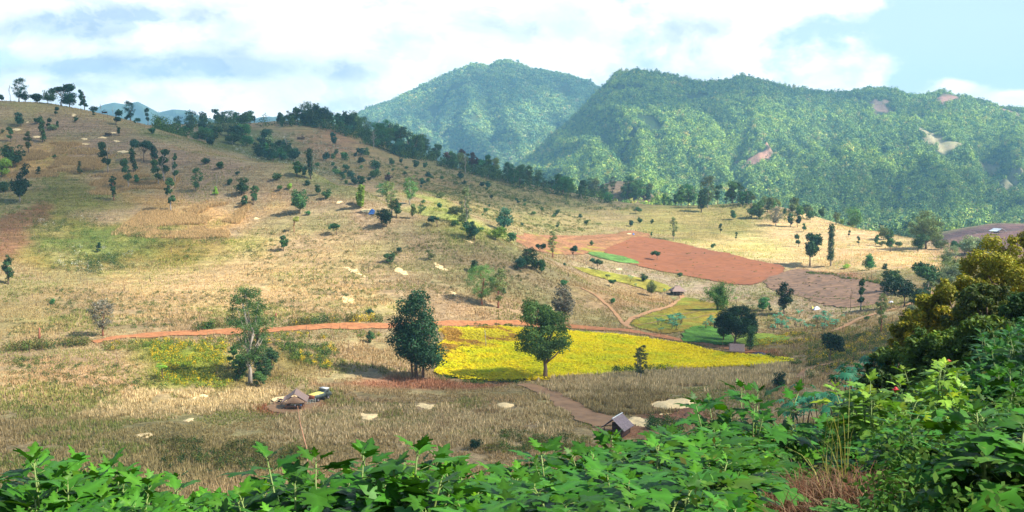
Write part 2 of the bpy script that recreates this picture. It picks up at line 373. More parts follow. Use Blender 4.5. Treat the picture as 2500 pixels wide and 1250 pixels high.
M['thatch_dark'] = plain('weathered_thatch', srgb(128, 108, 100), 0.95, 0.35, 5, bump=0.5)
M['wood'] = plain('weathered_wood', srgb(150, 110, 85), 0.85, 0.3, 6)
M['wood_dark'] = plain('dark_wood', srgb(84, 58, 46), 0.9, 0.3, 6)
M['bamboo'] = plain('split_bamboo_wall', srgb(176, 178, 165), 0.8, 0.3, 8, streak=(1, 1, 4))
M['tin'] = plain('grey_corrugated_metal', srgb(128, 116, 120), 0.55, 0.3, 3, 0.3)
M['tin_pale'] = plain('pale_metal_roof', srgb(215, 222, 222), 0.4, 0.08, 2, 0.2)
M['maize'] = plain('maize_cobs', srgb(238, 208, 150), 0.8, 0.2, 2.5, bump=0.8)
M['maize_bright'] = plain('yellow_maize', srgb(238, 222, 110), 0.75, 0.15, 9, bump=0.6)
M['rust'] = plain('rusty_red_boards', srgb(160, 92, 62), 0.7, 0.25, 5)
M['grey_paint'] = plain('grey_green_paint', srgb(82, 92, 88), 0.45, 0.25, 5)
M['white_paint'] = plain('white_paint', srgb(232, 232, 228), 0.35, 0.05, 3)
M['rubber'] = plain('tyre_rubber', (0.02, 0.02, 0.02), 0.85, 0.2, 9)
M['black'] = plain('black_plastic', (0.02, 0.02, 0.025), 0.5, 0.2, 6)
M['blue'] = plain('blue_plastic_sheet', srgb(80, 130, 200), 0.45, 0.15, 3)
M['white_sheet'] = plain('white_plastic_sheet', srgb(225, 225, 230), 0.5, 0.1, 3)
M['dark_sheet'] = plain('dark_plastic_sheet', srgb(66, 60, 70), 0.5, 0.2, 3)
M['red_soil'] = plain('red_ploughed_soil', srgb(136, 80, 42), 0.95, 0.32, 0.9, bump=0.5, streak=(0.35, 1.4, 1))
M['road'] = plain('orange_laterite', srgb(164, 106, 62), 0.95, 0.3, 0.8, bump=0.3)
M['path'] = plain('trodden_earth', srgb(166, 124, 84), 0.95, 0.16, 0.5)
M['brown_soil'] = plain('brown_soil', srgb(144, 110, 76), 0.95, 0.25, 0.45, bump=0.4)
M['burnt'] = plain('burnt_stubble', srgb(116, 88, 64), 0.95, 0.55, 0.4)

# ------------------------------------------------------------------ land cover: what grows or lies where
ZN = []
def zone(pxs, rgb, feather=4.0, jit=5.0, far=False, s=1.0):
    if feather >= 4: feather *= 1.7; jit *= 1.5
    ZN.append((wpoly(pxs, far), np.array(srgb(*rgb)) * 0.76, feather, jit, s))
DRY = np.array(srgb(176, 150, 112)) * 0.76
zone([(0, 252), (250, 284), (400, 335), (600, 395), (740, 425), (870, 480), (990, 530), (1090, 560), (1000, 590), (800, 560), (560, 500), (430, 470), (300, 385), (0, 420)], (170, 143, 112), 10, 12)
zone([(0, 252), (130, 256), (240, 280), (380, 330), (300, 300), (150, 285), (0, 290)], (190, 168, 112), 8, 10, s=.7)
zone([(0, 345), (60, 360), (150, 350), (200, 385), (270, 402), (190, 428), (70, 432), (0, 420)], (206, 166, 104), 9, 14)
zone([(230, 428), (280, 418), (400, 442), (412, 475), (330, 462), (250, 452)], (202, 162, 104), 8, 12)
zone([(300, 470), (420, 490), (480, 500), (380, 515), (300, 500)], (205, 160, 100), 4, 7)
zone([(100, 430), (230, 440), (300, 480), (430, 508), (330, 520), (200, 525), (60, 575), (60, 500)], (140, 132, 70), 6, 10)
zone([(330, 525), (420, 507), (560, 500), (592, 522), (560, 575), (460, 585), (340, 550)], (206, 164, 108), 9, 14)
zone([(0, 640), (130, 540), (330, 542), (440, 565), (560, 585), (640, 620), (500, 665), (330, 668), (60, 672)], (162, 138, 72), 6, 10)
zone([(130, 560), (260, 555), (420, 565), (425, 620), (330, 640), (150, 660)], (124, 132, 64), 8, 14)
zone([(560, 588), (640, 592), (668, 628), (600, 645)], (178, 172, 78), 4, 6)
zone([(0, 520), (60, 508), (110, 490), (95, 530), (50, 575), (0, 635)], (150, 102, 76), 3, 8, s=.8)
zone([(220, 650), (480, 660), (720, 560), (960, 620), (960, 760), (550, 782), (240, 795)], (204, 172, 122), 12, 14)
zone([(0, 680), (200, 680), (220, 800), (0, 830)], (168, 146, 92), 12, 14, s=.7)
zone([(1060, 740), (1250, 725), (1380, 775), (1380, 792), (1060, 788)], (180, 148, 110), 4, 6)
zone([(1040, 600), (1250, 605), (1330, 650), (1300, 720), (1100, 700)], (166, 144, 104), 6, 8)
zone([(0, 880), (200, 870), (500, 880), (900, 830), (920, 890), (620, 935), (500, 950), (250, 1000), (0, 1010)], (188, 156, 114), 5, 8)
zone([(350, 845), (540, 840), (560, 930), (520, 955), (380, 950)], (150, 150, 60), 4, 6)
zone([(620, 850), (800, 850), (830, 900), (640, 945)], (140, 125, 68), 4, 6)
zone([(640, 340), (800, 305), (930, 350), (1100, 425), (1250, 460), (1330, 520), (1200, 540), (1000, 470), (850, 430)], (172, 146, 96), 16, 18)
zone([(650, 340), (800, 318), (880, 340), (860, 385), (700, 395)], (178, 130, 96), 8, 10, s=.6)
zone([(380, 330), (560, 310), (700, 330), (760, 400), (860, 460), (760, 420), (600, 380)], (120, 122, 74), 10, 12)
zone([(1035, 480), (1080, 470), (1120, 520), (1220, 565), (1240, 590), (1150, 568), (1070, 540)], (168, 168, 84), 8, 12)
zone([(1250, 440), (1500, 500), (1540, 560), (1400, 575), (1260, 570), (1100, 480)], (176, 156, 104), 12, 12)
zone([(1500, 485), (1850, 505), (1900, 560), (1800, 605), (1640, 592), (1540, 555)], (170, 152, 92), 8, 8)
zone([(1700, 598), (1850, 562), (1870, 510), (2000, 530), (2150, 570), (2330, 615), (2340, 668), (2100, 662), (1930, 655)], (226, 190, 138), 8, 8)
zone([(1700, 600), (1830, 570), (1940, 590), (1960, 645), (1800, 625)], (222, 200, 132), 8, 8, s=.8)
zone([(1960, 650), (2100, 668), (2180, 690), (2120, 690), (1960, 668)], (178, 132, 100), 3, 4)
zone([(1380, 650), (1500, 650), (1600, 670), (1870, 702), (2150, 745), (2160, 780), (1850, 750), (1700, 720), (1500, 680)], (180, 158, 128), 5, 6)
zone([(1850, 770), (2150, 780), (2230, 790), (2100, 880), (1900, 870)], (166, 142, 98), 6, 8)
zone([(1410, 700), (1560, 680), (1640, 730), (1540, 780), (1420, 760)], (178, 146, 104), 4, 6)
zone([(0, 1015), (500, 985), (900, 1000), (1400, 960), (1750, 930), (1800, 960), (1500, 1110), (0, 1110)], (176, 156, 108), 8, 12, s=.85)
zone([(560, 990), (900, 960), (1240, 985), (1340, 1060), (900, 1090), (700, 1080)], (176, 148, 112), 8, 10)
zone([(950, 922), (1080, 938), (1230, 944), (1100, 962), (930, 955), (740, 948)], (172, 122, 92), 2.5, 4)
zone([(600, 985), (660, 1000), (780, 990), (790, 1005), (650, 1025), (600, 1010)], (178, 122, 88), 2, 3)
zone([(1550, 1000), (1600, 985), (1720, 985), (1730, 1030), (1600, 1080), (1480, 1100), (1450, 1050), (1560, 1045)], (162, 112, 84), 2.5, 4)
zone([(1800, 860), (1890, 865), (1940, 885), (1840, 880)], (184, 126, 96), 2, 3)
zone([(2290, 575), (2440, 546), (2600, 545), (2600, 640), (2400, 640), (2300, 600)], (150, 112, 104), 10, 5)
zone([(1440, 452), (1520, 442), (1580, 452), (1560, 470), (1450, 470)], (152, 122, 112), 20, 5)
def cover(x, y):
    x = np.asarray(x, float); y = np.asarray(y, float)
    c = np.tile(DRY, (len(x), 1)); r = np.hypot(x, y)
    nj = fbm(x / 14, y / 14, 77, 3); nl = fbm(x / 60, y / 60, 78, 3)
    g = np.array(srgb(142, 136, 82)) * 0.78
    c = c + (g - c) * (sstep(nl, -0.05, 0.35) * 0.5)[:, None]
    for poly, rgb, fe, jit, s in ZN:
        k = pfilter(poly, x, y, fe + jit + 2)
        if not k.any(): continue
        d = pdist(poly, x[k], y[k]) + nj[k] * jit
        w_ = sstep(d, -fe, fe) * s; c[k] = c[k] + (rgb - c[k]) * w_[:, None]
    near = 1 - sstep(r, 60, 110); soil = np.array(srgb(96, 74, 48)) * 0.7
    c = c + (soil - c) * near[:, None]
    far = sstep(r, 900, 1250) * (x > -200)
    fo = np.array((0.035, 0.06, 0.02)); c = c + (fo - c) * far[:, None]
    return c

# ------------------------------------------------------------------ ground: one sheet to the horizon
az = np.concatenate([np.linspace(-180, -34, 30)[:-1], np.linspace(-34, 34, 540), np.linspace(34, 180, 30)[1:-1]])
rr = np.concatenate([[0.01], np.geomspace(1.2, 1300, 900), np.geomspace(1400, 30000, 14)])
AZ, RR = np.meshgrid(np.radians(az), rr); gx = (RR * np.sin(AZ)).ravel(); gy = (RR * np.cos(AZ)).ravel()
gz = ground(gx, gy) - np.where(np.hypot(gx, gy) > 1400, 8, 0)
na, nr = len(az), len(rr); ii = np.arange(nr - 1)[:, None] * na + np.arange(na)[None]; jn = np.roll(ii, -1, 1)
fa = np.stack([ii, jn, jn + na, ii + na], -1).reshape(-1, 4)[:, ::-1].copy()
me = mesh_np('ground', np.stack([gx, gy, gz], 1), fa, M['ground'], cover(gx, gy), smooth=True)
GROUND = tag(link('ground', me), 'dry sloping farmland and valley floor under everything', 'ground', kind='structure')

# ------------------------------------------------------------------ mountains
def mount_mesh(m, i, px0, px1, nt, ns, name, label, soilcol):
    t = (np.linspace(px0, px1, nt) - 1250) / F
    s = np.concatenate([np.linspace(0, 1, ns), np.linspace(1.01, 1.6, 14)]); yv = m['yb'] + s * (m['yc'] - m['yb'])
    Tm, Ym = np.meshgrid(t, yv); x = (Tm * Ym).ravel(); y = Ym.ravel(); z = mountain(m, x, y)
    n1_, n2_ = len(yv), nt; a = np.arange(n1_ - 1)[:, None] * n2_ + np.arange(n2_ - 1)[None]
    f = np.stack([a, a + 1, a + 1 + n2_, a + n2_], -1).reshape(-1, 4)
    col = np.tile(np.array(soilcol), (len(x), 1))
    for poly, rgb in CLEAR:
        k = pfilter(poly, x, y, 40)
        if k.any(): col[k] += (np.array(rgb) - col[k]) * sstep(pdist(poly, x[k], y[k]) + fbm(x[k] / 30, y[k] / 30, 5, 2) * 18, -12, 12)[:, None]
    o = link(name, mesh_np(name, np.stack([x, y, z], 1), f, M['ground'], col, smooth=True))
    return tag(o, label, 'mountain', kind='structure')
CLEAR = []
for pxs, rgb in [([(2100, 252), (2150, 246), (2178, 255), (2165, 272), (2130, 278)], (176, 140, 122)),
                 ([(2272, 240), (2330, 236), (2335, 252), (2300, 272), (2280, 268)], (168, 124, 112)),
                 ([(2200, 305), (2260, 318), (2320, 345), (2420, 385), (2455, 398), (2380, 400), (2300, 380), (2240, 350)], (172, 158, 122)),
                 ([(2420, 425), (2500, 420), (2500, 460), (2440, 462)], (170, 156, 120)),
                 ([(1795, 398), (1832, 384), (1862, 366), (1886, 372), (1880, 404), (1842, 418), (1806, 428)], (214, 158, 132)),
                 ([(2430, 262), (2490, 280), (2480, 292), (2420, 276)], (180, 140, 120))]:
    CLEAR.append((wpoly(pxs, True), np.array(srgb(*rgb)) * 0.85))
FL = (0.030, 0.052, 0.018)
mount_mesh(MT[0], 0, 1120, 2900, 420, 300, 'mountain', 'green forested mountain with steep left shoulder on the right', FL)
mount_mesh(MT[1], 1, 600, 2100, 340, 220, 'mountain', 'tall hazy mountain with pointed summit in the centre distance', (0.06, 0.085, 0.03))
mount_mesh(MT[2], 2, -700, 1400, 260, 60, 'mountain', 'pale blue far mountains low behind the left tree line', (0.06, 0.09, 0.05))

def leaf_cards(centers, radii, n, size, seed, tint=0.3, flat=1.0, inner=0.5, clump_tint=0.25, nz=0.25, outw=0.7):
    """n leaf quads spread through the clumps; returns verts, faces, colours"""
    r = np.random.default_rng(seed); centers = np.asarray(centers, float); radii = np.asarray(radii, float)
    if radii.ndim == 1: radii = np.stack([radii] * 2 + [radii * flat], 1)
    wgt = (radii[:, 0] * radii[:, 2]); wgt = wgt / wgt.sum(); ci = r.choice(len(centers), n, p=wgt)
    d = r.normal(size=(n, 3)); d /= np.linalg.norm(d, axis=1)[:, None]
    q = (inner + (1 - inner) * r.random(n) ** 0.6) * np.where(r.random(n) < .28, 1 + .38 * r.random(n), 1)
    p = centers[ci] + d * radii[ci] * q[:, None]
    nrm = d * outw + r.normal(size=(n, 3)) * (0.6 if outw < 1 else 0.35) + np.array([0, 0, nz]); nrm /= np.linalg.norm(nrm, axis=1)[:, None]
    a = np.cross(nrm, r.normal(size=(n, 3))); a /= np.linalg.norm(a, axis=1)[:, None]; b = np.cross(nrm, a)
    s = size * (0.6 + 0.8 * r.random(n))[:, None]
    v = np.stack([p - a * s, p - b * s * 0.5 + nrm * s * 0.12, p + a * s, p + b * s * 0.5 + nrm * s * 0.12], 1).reshape(-1, 3)
    f = np.arange(n * 4).reshape(-1, 4)
    ct = 1 + (r.random(len(centers)) - 0.5) * 2 * clump_tint
    t = (ct[ci] * (1 + (r.random(n) - 0.5) * 2 * tint)); hue = (r.random(n) - 0.4) * 0.35
    c = np.stack([t * (1 + hue), t, t * (1 - hue * 0.5)], 1)
    return v, f, np.repeat(c, 4, 0)

# forest canopy on the slopes, far too many to count: one object per slope
FOR = bpy.data.collections.new('forest_crowns')
def crown_protos(mat, n, leaf, seeds, cname):
    c = bpy.data.collections.new(cname)
    for s in seeds:
        r = np.random.default_rng(s); k = 9
        cc = np.stack([r.normal(0, .24, k), r.normal(0, .24, k), 0.45 + r.normal(0, .2, k)], 1); rad = 0.2 + 0.12 * r.random(k)
        v, f, col = leaf_cards(cc, rad, n, leaf, s, 0.3, 0.85, 0.75, 0.35, 0.1, 1.4)
        o = bpy.data.objects.new('forest_crown', mesh_np('forest_crown', v, f, mat, col)); c.objects.link(o)
    return c
def scatter(name, pts, scl, coll, label, cat, seed=0):
    me = bpy.data.meshes.new(name); pts = np.asarray(pts, np.float32); me.vertices.add(len(pts)); me.vertices.foreach_set('co', pts.ravel())
    a = me.attributes.new('scl', 'FLOAT_VECTOR', 'POINT'); a.data.foreach_set('vector', np.asarray(scl, np.float32).ravel())
    o = link(name, me); ng = bpy.data.node_groups.new(name + '_nodes', 'GeometryNodeTree')
    ng.interface.new_socket('Geometry', in_out='INPUT', socket_type='NodeSocketGeometry'); ng.interface.new_socket('Geometry', in_out='OUTPUT', socket_type='NodeSocketGeometry')
    N = ng.nodes; gi = N.new('NodeGroupInput'); go = N.new('NodeGroupOutput'); ip = N.new('GeometryNodeInstanceOnPoints')
    ci = N.new('GeometryNodeCollectionInfo'); ci.inputs['Collection'].default_value = coll; ci.inputs['Separate Children'].default_value = True; ci.inputs['Reset Children'].default_value = True
    sa = N.new('GeometryNodeInputNamedAttribute'); sa.data_type = 'FLOAT_VECTOR'; sa.inputs['Name'].default_value = 'scl'
    rv = N.new('FunctionNodeRandomValue'); rv.data_type = 'FLOAT_VECTOR'; rv.inputs[0].default_value = (0, 0, 0); rv.inputs[1].default_value = (0.2, 0.2, 6.28)
    ri = N.new('FunctionNodeRandomValue'); ri.data_type = 'INT'; ri.inputs[4].default_value = 0; ri.inputs[5].default_value = 30
    L = ng.links.new; L(gi.outputs[0], ip.inputs['Points']); L(ci.outputs[0], ip.inputs['Instance']); ip.inputs['Pick Instance'].default_value = True
    L(ri.outputs[2], ip.inputs['Instance Index']); L(rv.outputs[0], ip.inputs['Rotation']); L(sa.outputs[0], ip.inputs['Scale']); L(ip.outputs[0], go.inputs[0])
    md = o.modifiers.new('scatter', 'NODES'); md.node_group = ng
    return tag(o, label, cat, kind='stuff')
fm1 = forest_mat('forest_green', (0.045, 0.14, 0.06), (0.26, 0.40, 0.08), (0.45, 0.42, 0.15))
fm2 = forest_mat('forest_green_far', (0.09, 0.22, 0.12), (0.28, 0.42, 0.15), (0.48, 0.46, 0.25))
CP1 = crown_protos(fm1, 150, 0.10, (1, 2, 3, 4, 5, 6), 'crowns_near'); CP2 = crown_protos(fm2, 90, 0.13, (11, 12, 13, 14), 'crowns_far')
def mount_points(m, n, px0, px1, seed, s0=0.0, dmin=0):
    r = np.random.default_rng(seed); t = (px0 + (px1 - px0) * r.random(n) - 1250) / F
    s = s0 + (1.03 - s0) * r.random(n) ** 0.9; y = m['yb'] + s * (m['yc'] - m['yb']); x = t * y
    keep = np.ones(n, bool); keep &= fbm(x / 90, y / 90, 55 + seed, 3) > -0.42
    for poly, _ in CLEAR:
        k = pfilter(poly, x, y, 20); kk = np.zeros(n, bool)
        if k.any(): kk[k] = pdist(poly, x[k], y[k]) + fbm(x[k] / 25, y[k] / 25, 8, 2) * 22 > 0
        keep &= ~kk
    x, y = x[keep], y[keep]; return x, y, H(x, y), r
x, y, z, r = mount_points(MT[0], 95000, 1180, 2620, 5)
d = 6 + 7.5 * r.random(len(x)) ** 2; scatter('forest', np.stack([x, y, z - 1], 1), np.stack([d, d, d * (0.7 + 0.7 * r.random(len(x)))], 1), CP1, 'broadleaf forest covering the near green mountain', 'forest')
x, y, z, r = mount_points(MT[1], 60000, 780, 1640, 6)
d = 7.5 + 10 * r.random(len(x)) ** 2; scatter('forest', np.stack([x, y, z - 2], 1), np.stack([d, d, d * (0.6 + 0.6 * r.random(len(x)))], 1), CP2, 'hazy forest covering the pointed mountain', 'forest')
# wooded gorge between the fields and the mountain
n = 9000; r = np.random.default_rng(9); x = -100 + 1100 * r.random(n); y = 800 + 480 * r.random(n); z = H(x, y)
px_ = 1250 + F * x / y; k = (z < -33 - 0) & (px_ < 2600) & (y > 720 + 40 * (px_ < 2200)) & ~((px_ > 1430) & (px_ < 1600) & (z > -42) & (y < 1010)) & ~((px_ > 2280) & (y < 900))
x, y, z = x[k], y[k], z[k]; d = 8 + 7 * r.random(len(x)); scatter('forest', np.stack([x, y, z - 1], 1), np.stack([d, d, d * (0.8 + 0.6 * r.random(len(x)))], 1), CP1, 'wooded gorge between the fields and the mountain foot', 'forest')

# ------------------------------------------------------------------ fields, road and paths as thin sheets on the ground
EXC = []
def sheet(name, pxs, mat, label, cat, res=0.7, off=0.16, sm=5, col=None, world=None, jit=0.9, kind='structure', excl=True):
    poly = wpoly(pxs, sm=sm) if world is None else world
    x0, y0 = poly.min(0); x1, y1 = poly.max(0); gx, gy = np.arange(x0 - res, x1 + 2 * res, res), np.arange(y0 - res, y1 + 2 * res, res)
    X_, Y_ = np.meshgrid(gx, gy); X_, Y_ = X_.ravel(), Y_.ravel(); d = pdist(poly, X_, Y_) + fbm(X_ / 2.5, Y_ / 2.5, 4, 2) * jit
    nx = len(gx); a = np.arange(len(gy) - 1)[:, None] * nx + np.arange(nx - 1)[None]; f = np.stack([a, a + 1, a + 1 + nx, a + nx], -1).reshape(-1, 4)
    f = f[d[f].mean(1) > 0]; used = np.unique(f); mp_ = np.zeros(len(X_), int); mp_[used] = np.arange(len(used)); f = mp_[f]
    x, y = X_[used], Y_[used]; z = ground(x, y) + off
    c = None if col is None else col(x, y)
    o = link(name, mesh_np(name, np.stack([x, y, z], 1), f, mat, c, smooth=True))
    if excl: EXC.append(poly)
    return tag(o, label, cat, kind=kind), poly
def ribbon(name, pxs, width, mat, label, cat, off=0.2, k=10, excl=True, world=False):
    q = np.array([p if world else P(*p)[:2] for p in pxs]); c = spline(q, k); d = np.gradient(c, axis=0); d /= np.linalg.norm(d, axis=1)[:, None]; nrm = np.stack([-d[:, 1], d[:, 0]], 1)
    m = 7; W_ = np.array([width] * len(c)) if np.isscalar(width) else np.interp(np.linspace(0, 1, len(c)), np.linspace(0, 1, len(width)), width)
    W_ = W_ * (1 + 0.4 * fbm(c[:, 0] / 3, c[:, 1] / 3, 6, 3)); rows = []
    for i in range(m): rows.append(c + nrm * (W_ * (i / (m - 1) - 0.5))[:, None])
    V_ = np.stack(rows, 1).reshape(-1, 2); z = ground(V_[:, 0], V_[:, 1]) + off
    a = np.arange(len(c) - 1)[:, None] * m + np.arange(m - 1)[None]; f = np.stack([a + 1, a, a + m, a + m + 1], -1).reshape(-1, 4)
    o = link(name, mesh_np(name, np.column_stack([V_, z]), f, mat, smooth=True))
    if excl: EXC.append(np.vstack([rows[0], rows[-1][::-1]]))
    return tag(o, label, cat, kind='structure')
ROAD = [(215, 842), (300, 828), (380, 822), (470, 817), (560, 814), (660, 809), (760, 803), (860, 800), (940, 799), (1060, 795), (1160, 793), (1260, 794), (1360, 799), (1450, 806), (1540, 812), (1600, 822), (1650, 832), (1720, 843), (1800, 857), (1840, 866)]
ribbon('road', ROAD, [2.6, 3.4, 4.4, 5.4, 5.2, 5.2, 4.8, 4.6, 4.6, 4.6, 4.4, 4.2, 3.8, 3.4, 3], M['road'], 'orange dirt road cut along the foot of the hill above the yellow field', 'dirt road')
ribbon('path', [(1545, 806), (1532, 795), (1545, 782), (1580, 768), (1625, 755), (1660, 738), (1668, 725), (1640, 717)], 1.7, M['path'], 'narrow earth path winding up to the thatched hut', 'path')
ribbon('path', [(1530, 800), (1512, 778), (1478, 742), (1455, 722), (1420, 705)], 1.3, M['path'], 'faint earth path climbing the spur left of the winding path', 'path')
ribbon('path', [(2045, 812), (2080, 795), (2118, 778), (2160, 765), (2230, 745), (2290, 715), (2330, 690)], [2, 2, 2, 2.5, 3], M['path'], 'orange earth track at the right edge of the valley', 'path')
ribbon('path', [(1960, 930), (1990, 905), (2040, 895)], 2.0, M['path'], 'short earth track below the yellow field tip', 'path')
lin = np.array
def ycol(x, y):
    n0 = fbm(x / 5, y / 5, 60, 4); n1 = fbm(x / 22, y / 22, 61, 3)
    a, b = lin((0.88, 0.72, 0.010)), lin((0.72, 0.68, 0.015)); c = b + (a - b) * sstep(n0 + n1 * .7, -0.35, 0.35)[:, None]
    br = lin((0.42, 0.22, 0.045)); ox, oy = OLDC; q = sstep(pdist(ox, x, y) + n0 * 6, -3, 5); c = c + (br - c) * (q * (0.35 + 0.6 * (n0 > 0.05)))[:, None]
    return c
YF = [(1072, 808), (1160, 805), (1260, 806), (1400, 814), (1500, 822), (1600, 835), (1700, 852), (1800, 870), (1880, 878), (1945, 886), (1900, 897), (1760, 905), (1600, 913), (1480, 925), (1390, 930), (1290, 937), (1200, 939), (1120, 932), (1058, 920), (1075, 890), (1060, 860), (1085, 830)]
OLDC = (wpoly([(1060, 802), (1280, 804), (1275, 835), (1220, 850), (1130, 862), (1060, 890)]), None)
_, YP = sheet('crop_field', YF, M['ground'], 'large bright yellow crop field on the valley floor', 'crop field', 0.6, 0.16, 4, ycol)
sheet('crop_field', [(1262, 574), (1350, 575), (1440, 575), (1500, 572), (1545, 563), (1590, 578), (1545, 590), (1490, 615), (1440, 618), (1360, 622), (1290, 608)], M['ground'], 'brown and yellow field strip left of the ploughed red field', 'crop field', 1.2, 0.22, 3,
      lambda x, y: lin((0.34, 0.16, 0.075)) + (lin((0.33, 0.27, 0.04)) - lin((0.34, 0.16, 0.075))) * (sstep(fbm(x / 9, y / 9, 3, 3), 0.0, 0.25) * (1 - sstep(y, 455, 480)))[:, None])
sheet('ploughed_field', [(1475, 612), (1520, 592), (1560, 578), (1640, 590), (1720, 608), (1800, 625), (1870, 642), (1920, 655), (1880, 680), (1840, 697), (1760, 690), (1680, 675), (1600, 660), (1520, 638)], M['red_soil'], 'ploughed field of bare red soil', 'ploughed field', 1.0, 0.24, 3)
sheet('crop_field', [(1435, 620), (1470, 617), (1530, 630), (1565, 643), (1530, 644), (1480, 634)], M['ground'], 'thin bright green crop strip beside the red field', 'crop field', 0.8, 0.26, 3, lambda x, y: np.tile(lin((0.12, 0.23, 0.05)), (len(x), 1)) * (1 + .3 * fbm(x / 4, y / 4, 2, 3))[:, None])
sheet('crop_field', [(1398, 652), (1450, 660), (1540, 676), (1610, 690), (1640, 705), (1625, 716), (1590, 712), (1520, 692), (1440, 672)], M['ground'], 'narrow olive yellow strip left of the thatched hut', 'crop field', 0.7, 0.24, 3, lambda x, y: np.tile(lin((0.27, 0.23, 0.035)), (len(x), 1)) * (1 + .35 * fbm(x / 4, y / 4, 2, 3))[:, None])
olive = lambda x, y: lin((0.27, 0.19, 0.022)) + (lin((0.22, 0.22, 0.025)) - lin((0.27, 0.19, 0.022))) * sstep(fbm(x / 8, y / 8, 2, 3), -0.2, 0.3)[:, None]
sheet('crop_field', [(1675, 728), (1730, 740), (1765, 752), (1760, 795), (1700, 810), (1640, 820), (1580, 808), (1545, 798), (1550, 785), (1600, 768), (1650, 750)], M['ground'], 'olive brown crop field between the winding path and the dark tree', 'crop field', 0.7, 0.22, 3, olive)
sheet('crop_field', [(1690, 806), (1740, 802), (1790, 822), (1800, 840), (1770, 850), (1720, 842), (1670, 836)], M['ground'], 'small bright green field left of the lean-to', 'crop field', 0.6, 0.3, 3, lambda x, y: np.tile(lin((0.085, 0.20, 0.025)), (len(x), 1)) * (1 + .35 * fbm(x / 3, y / 3, 2, 3))[:, None])
sheet('crop_field', [(1810, 822), (1880, 820), (1940, 830), (1900, 842), (1830, 852), (1790, 832)], M['ground'], 'light green field right of the dark spreading tree', 'crop field', 0.6, 0.3, 3, lambda x, y: np.tile(lin((0.20, 0.26, 0.03)), (len(x), 1)) * (1 + .35 * fbm(x / 3, y / 3, 2, 3))[:, None])
sheet('burnt_field', [(1870, 690), (1930, 662), (1990, 664), (2080, 680), (2170, 702), (2165, 735), (2110, 752), (2020, 748), (1940, 722)], M['burnt'], 'purplish burnt stubble field right of the red field', 'burnt field', 1.0, 0.24, 3)
ribbon('track', [(1265, 948), (1300, 952), (1350, 975), (1400, 1005), (1450, 1030), (1500, 1052)], [1.6, 3.2, 4.2, 5.0, 6.5, 8], M['brown_soil'], 'broad brown track from the yellow field down to the tin roofed shed', 'track')
for i, pl in enumerate([[(1180, 880), (1215, 905), (1240, 928)], [(1275, 846), (1310, 875), (1345, 900)], [(1400, 838), (1440, 862), (1475, 885)], [(1500, 838), (1580, 865), (1680, 905)], [(1100, 884), (1130, 905), (1155, 922)], [(1130, 826), (1180, 822), (1250, 820)], [(1550, 780), (1640, 775), (1760, 752)], [(1560, 800), (1640, 785), (1750, 770)]]):
    ribbon('ditch', pl, 0.45, M['brown_soil'], ['thin furrow across the left part of the yellow field', 'thin furrow just left of the lone round tree in the yellow field', 'thin furrow right of the lone round tree in the yellow field', 'longest thin furrow across the right part of the yellow field', 'leftmost thin furrow near the dark twin tree', 'fallen pale furrow near the wooden pole', 'upper earth furrow through the olive brown field', 'lower earth furrow through the olive brown field'][i], 'furrow', 0.34, 8, False)

sheet('yard', [(640, 1000), (680, 985), (720, 974), (775, 976), (785, 988), (755, 1008), (700, 1020), (650, 1014)], M['brown_soil'], 'trodden earth yard round the farm hut', 'yard', .3, .14, 3)
sheet('threshing_floor', [(655, 984), (700, 978), (752, 976), (765, 984), (720, 986), (670, 992)], M['maize'], 'pale chaff strewn behind the farm hut', 'chaff', .25, .2, 3)
for q_ in [[(1475, 1050), (1540, 1045), (1560, 1090), (1470, 1090)], [(1590, 997), (1640, 984), (1710, 986), (1690, 1012), (1600, 1014)], [(1540, 1028), (1660, 1048), (1650, 1064), (1540, 1056)], [(1640, 705), (1680, 705), (1682, 726), (1636, 726)], [(1005, 994), (1066, 994), (1050, 1016), (1015, 1012)], [(1208, 990), (1262, 992), (1256, 1010), (1215, 1008)], [(868, 1018), (918, 1020), (910, 1042), (872, 1042)]]: EXC.append(wpoly(q_))
# ------------------------------------------------------------------ dry grass and maize stubble, uncountable
def tufts(name, x, y, h, col, label, cat, blades=3, wid=0.16, seed=0, lean=0.35, mat=None):
    r = np.random.default_rng(seed); n = len(x); z = ground(x, y); b = []; cs = []
    for k in range(blades):
        a = r.random(n) * 6.283; ox, oy = np.cos(a), np.sin(a); hh = h * (0.6 + 0.6 * r.random(n)); ln = lean * hh * r.random(n) * 1.6; w_ = wid * (0.6 + 0.8 * r.random(n)) * (0.5 + 0.5 * h)
        bx, by = x + (r.random(n) - .5) * h * .7, y + (r.random(n) - .5) * h * .7
        v = np.stack([np.stack([bx - oy * w_, by + ox * w_, z - 0.05], 1), np.stack([bx + oy * w_, by - ox * w_, z - 0.05], 1), np.stack([bx + ox * ln, by + oy * ln, z + hh], 1)], 1)
        b.append(v); t = (0.66 + 0.75 * r.random(n))[:, None]; cs.append(np.repeat((col * t)[:, None], 3, 1))
    V_ = np.stack(b, 1).reshape(-1, 3); C_ = np.stack(cs, 1).reshape(-1, 3)
    o = link(name, mesh_np(name, V_, np.arange(len(V_)).reshape(-1, 3), mat or M['grass'], C_))
    return tag(o, label, cat, kind='stuff')
def excl(x, y):
    k = np.ones(len(x), bool)
    for p in EXC:
        q = pfilter(p, x, y, 1)
        if q.any(): k[q] &= ~inside(p, x[q], y[q])
    return k
r = np.random.default_rng(3); n = 420000
a = np.radians(-30 + 60 * r.random(n)); rad = 125 * (5.0 ** (r.random(n) ** 0.9)); x, y = rad * np.sin(a), rad * np.cos(a)
k = excl(x, y) & (fbm(x / 6, y / 6, 90, 3) > -0.32); 
bare = wpoly([(1550, 1000), (1600, 985), (1720, 985), (1730, 1030), (1600, 1080), (1450, 1100), (1450, 1050)]); bare2 = wpoly([(2100, 1000), (2100, 1001), (2102, 1001)])
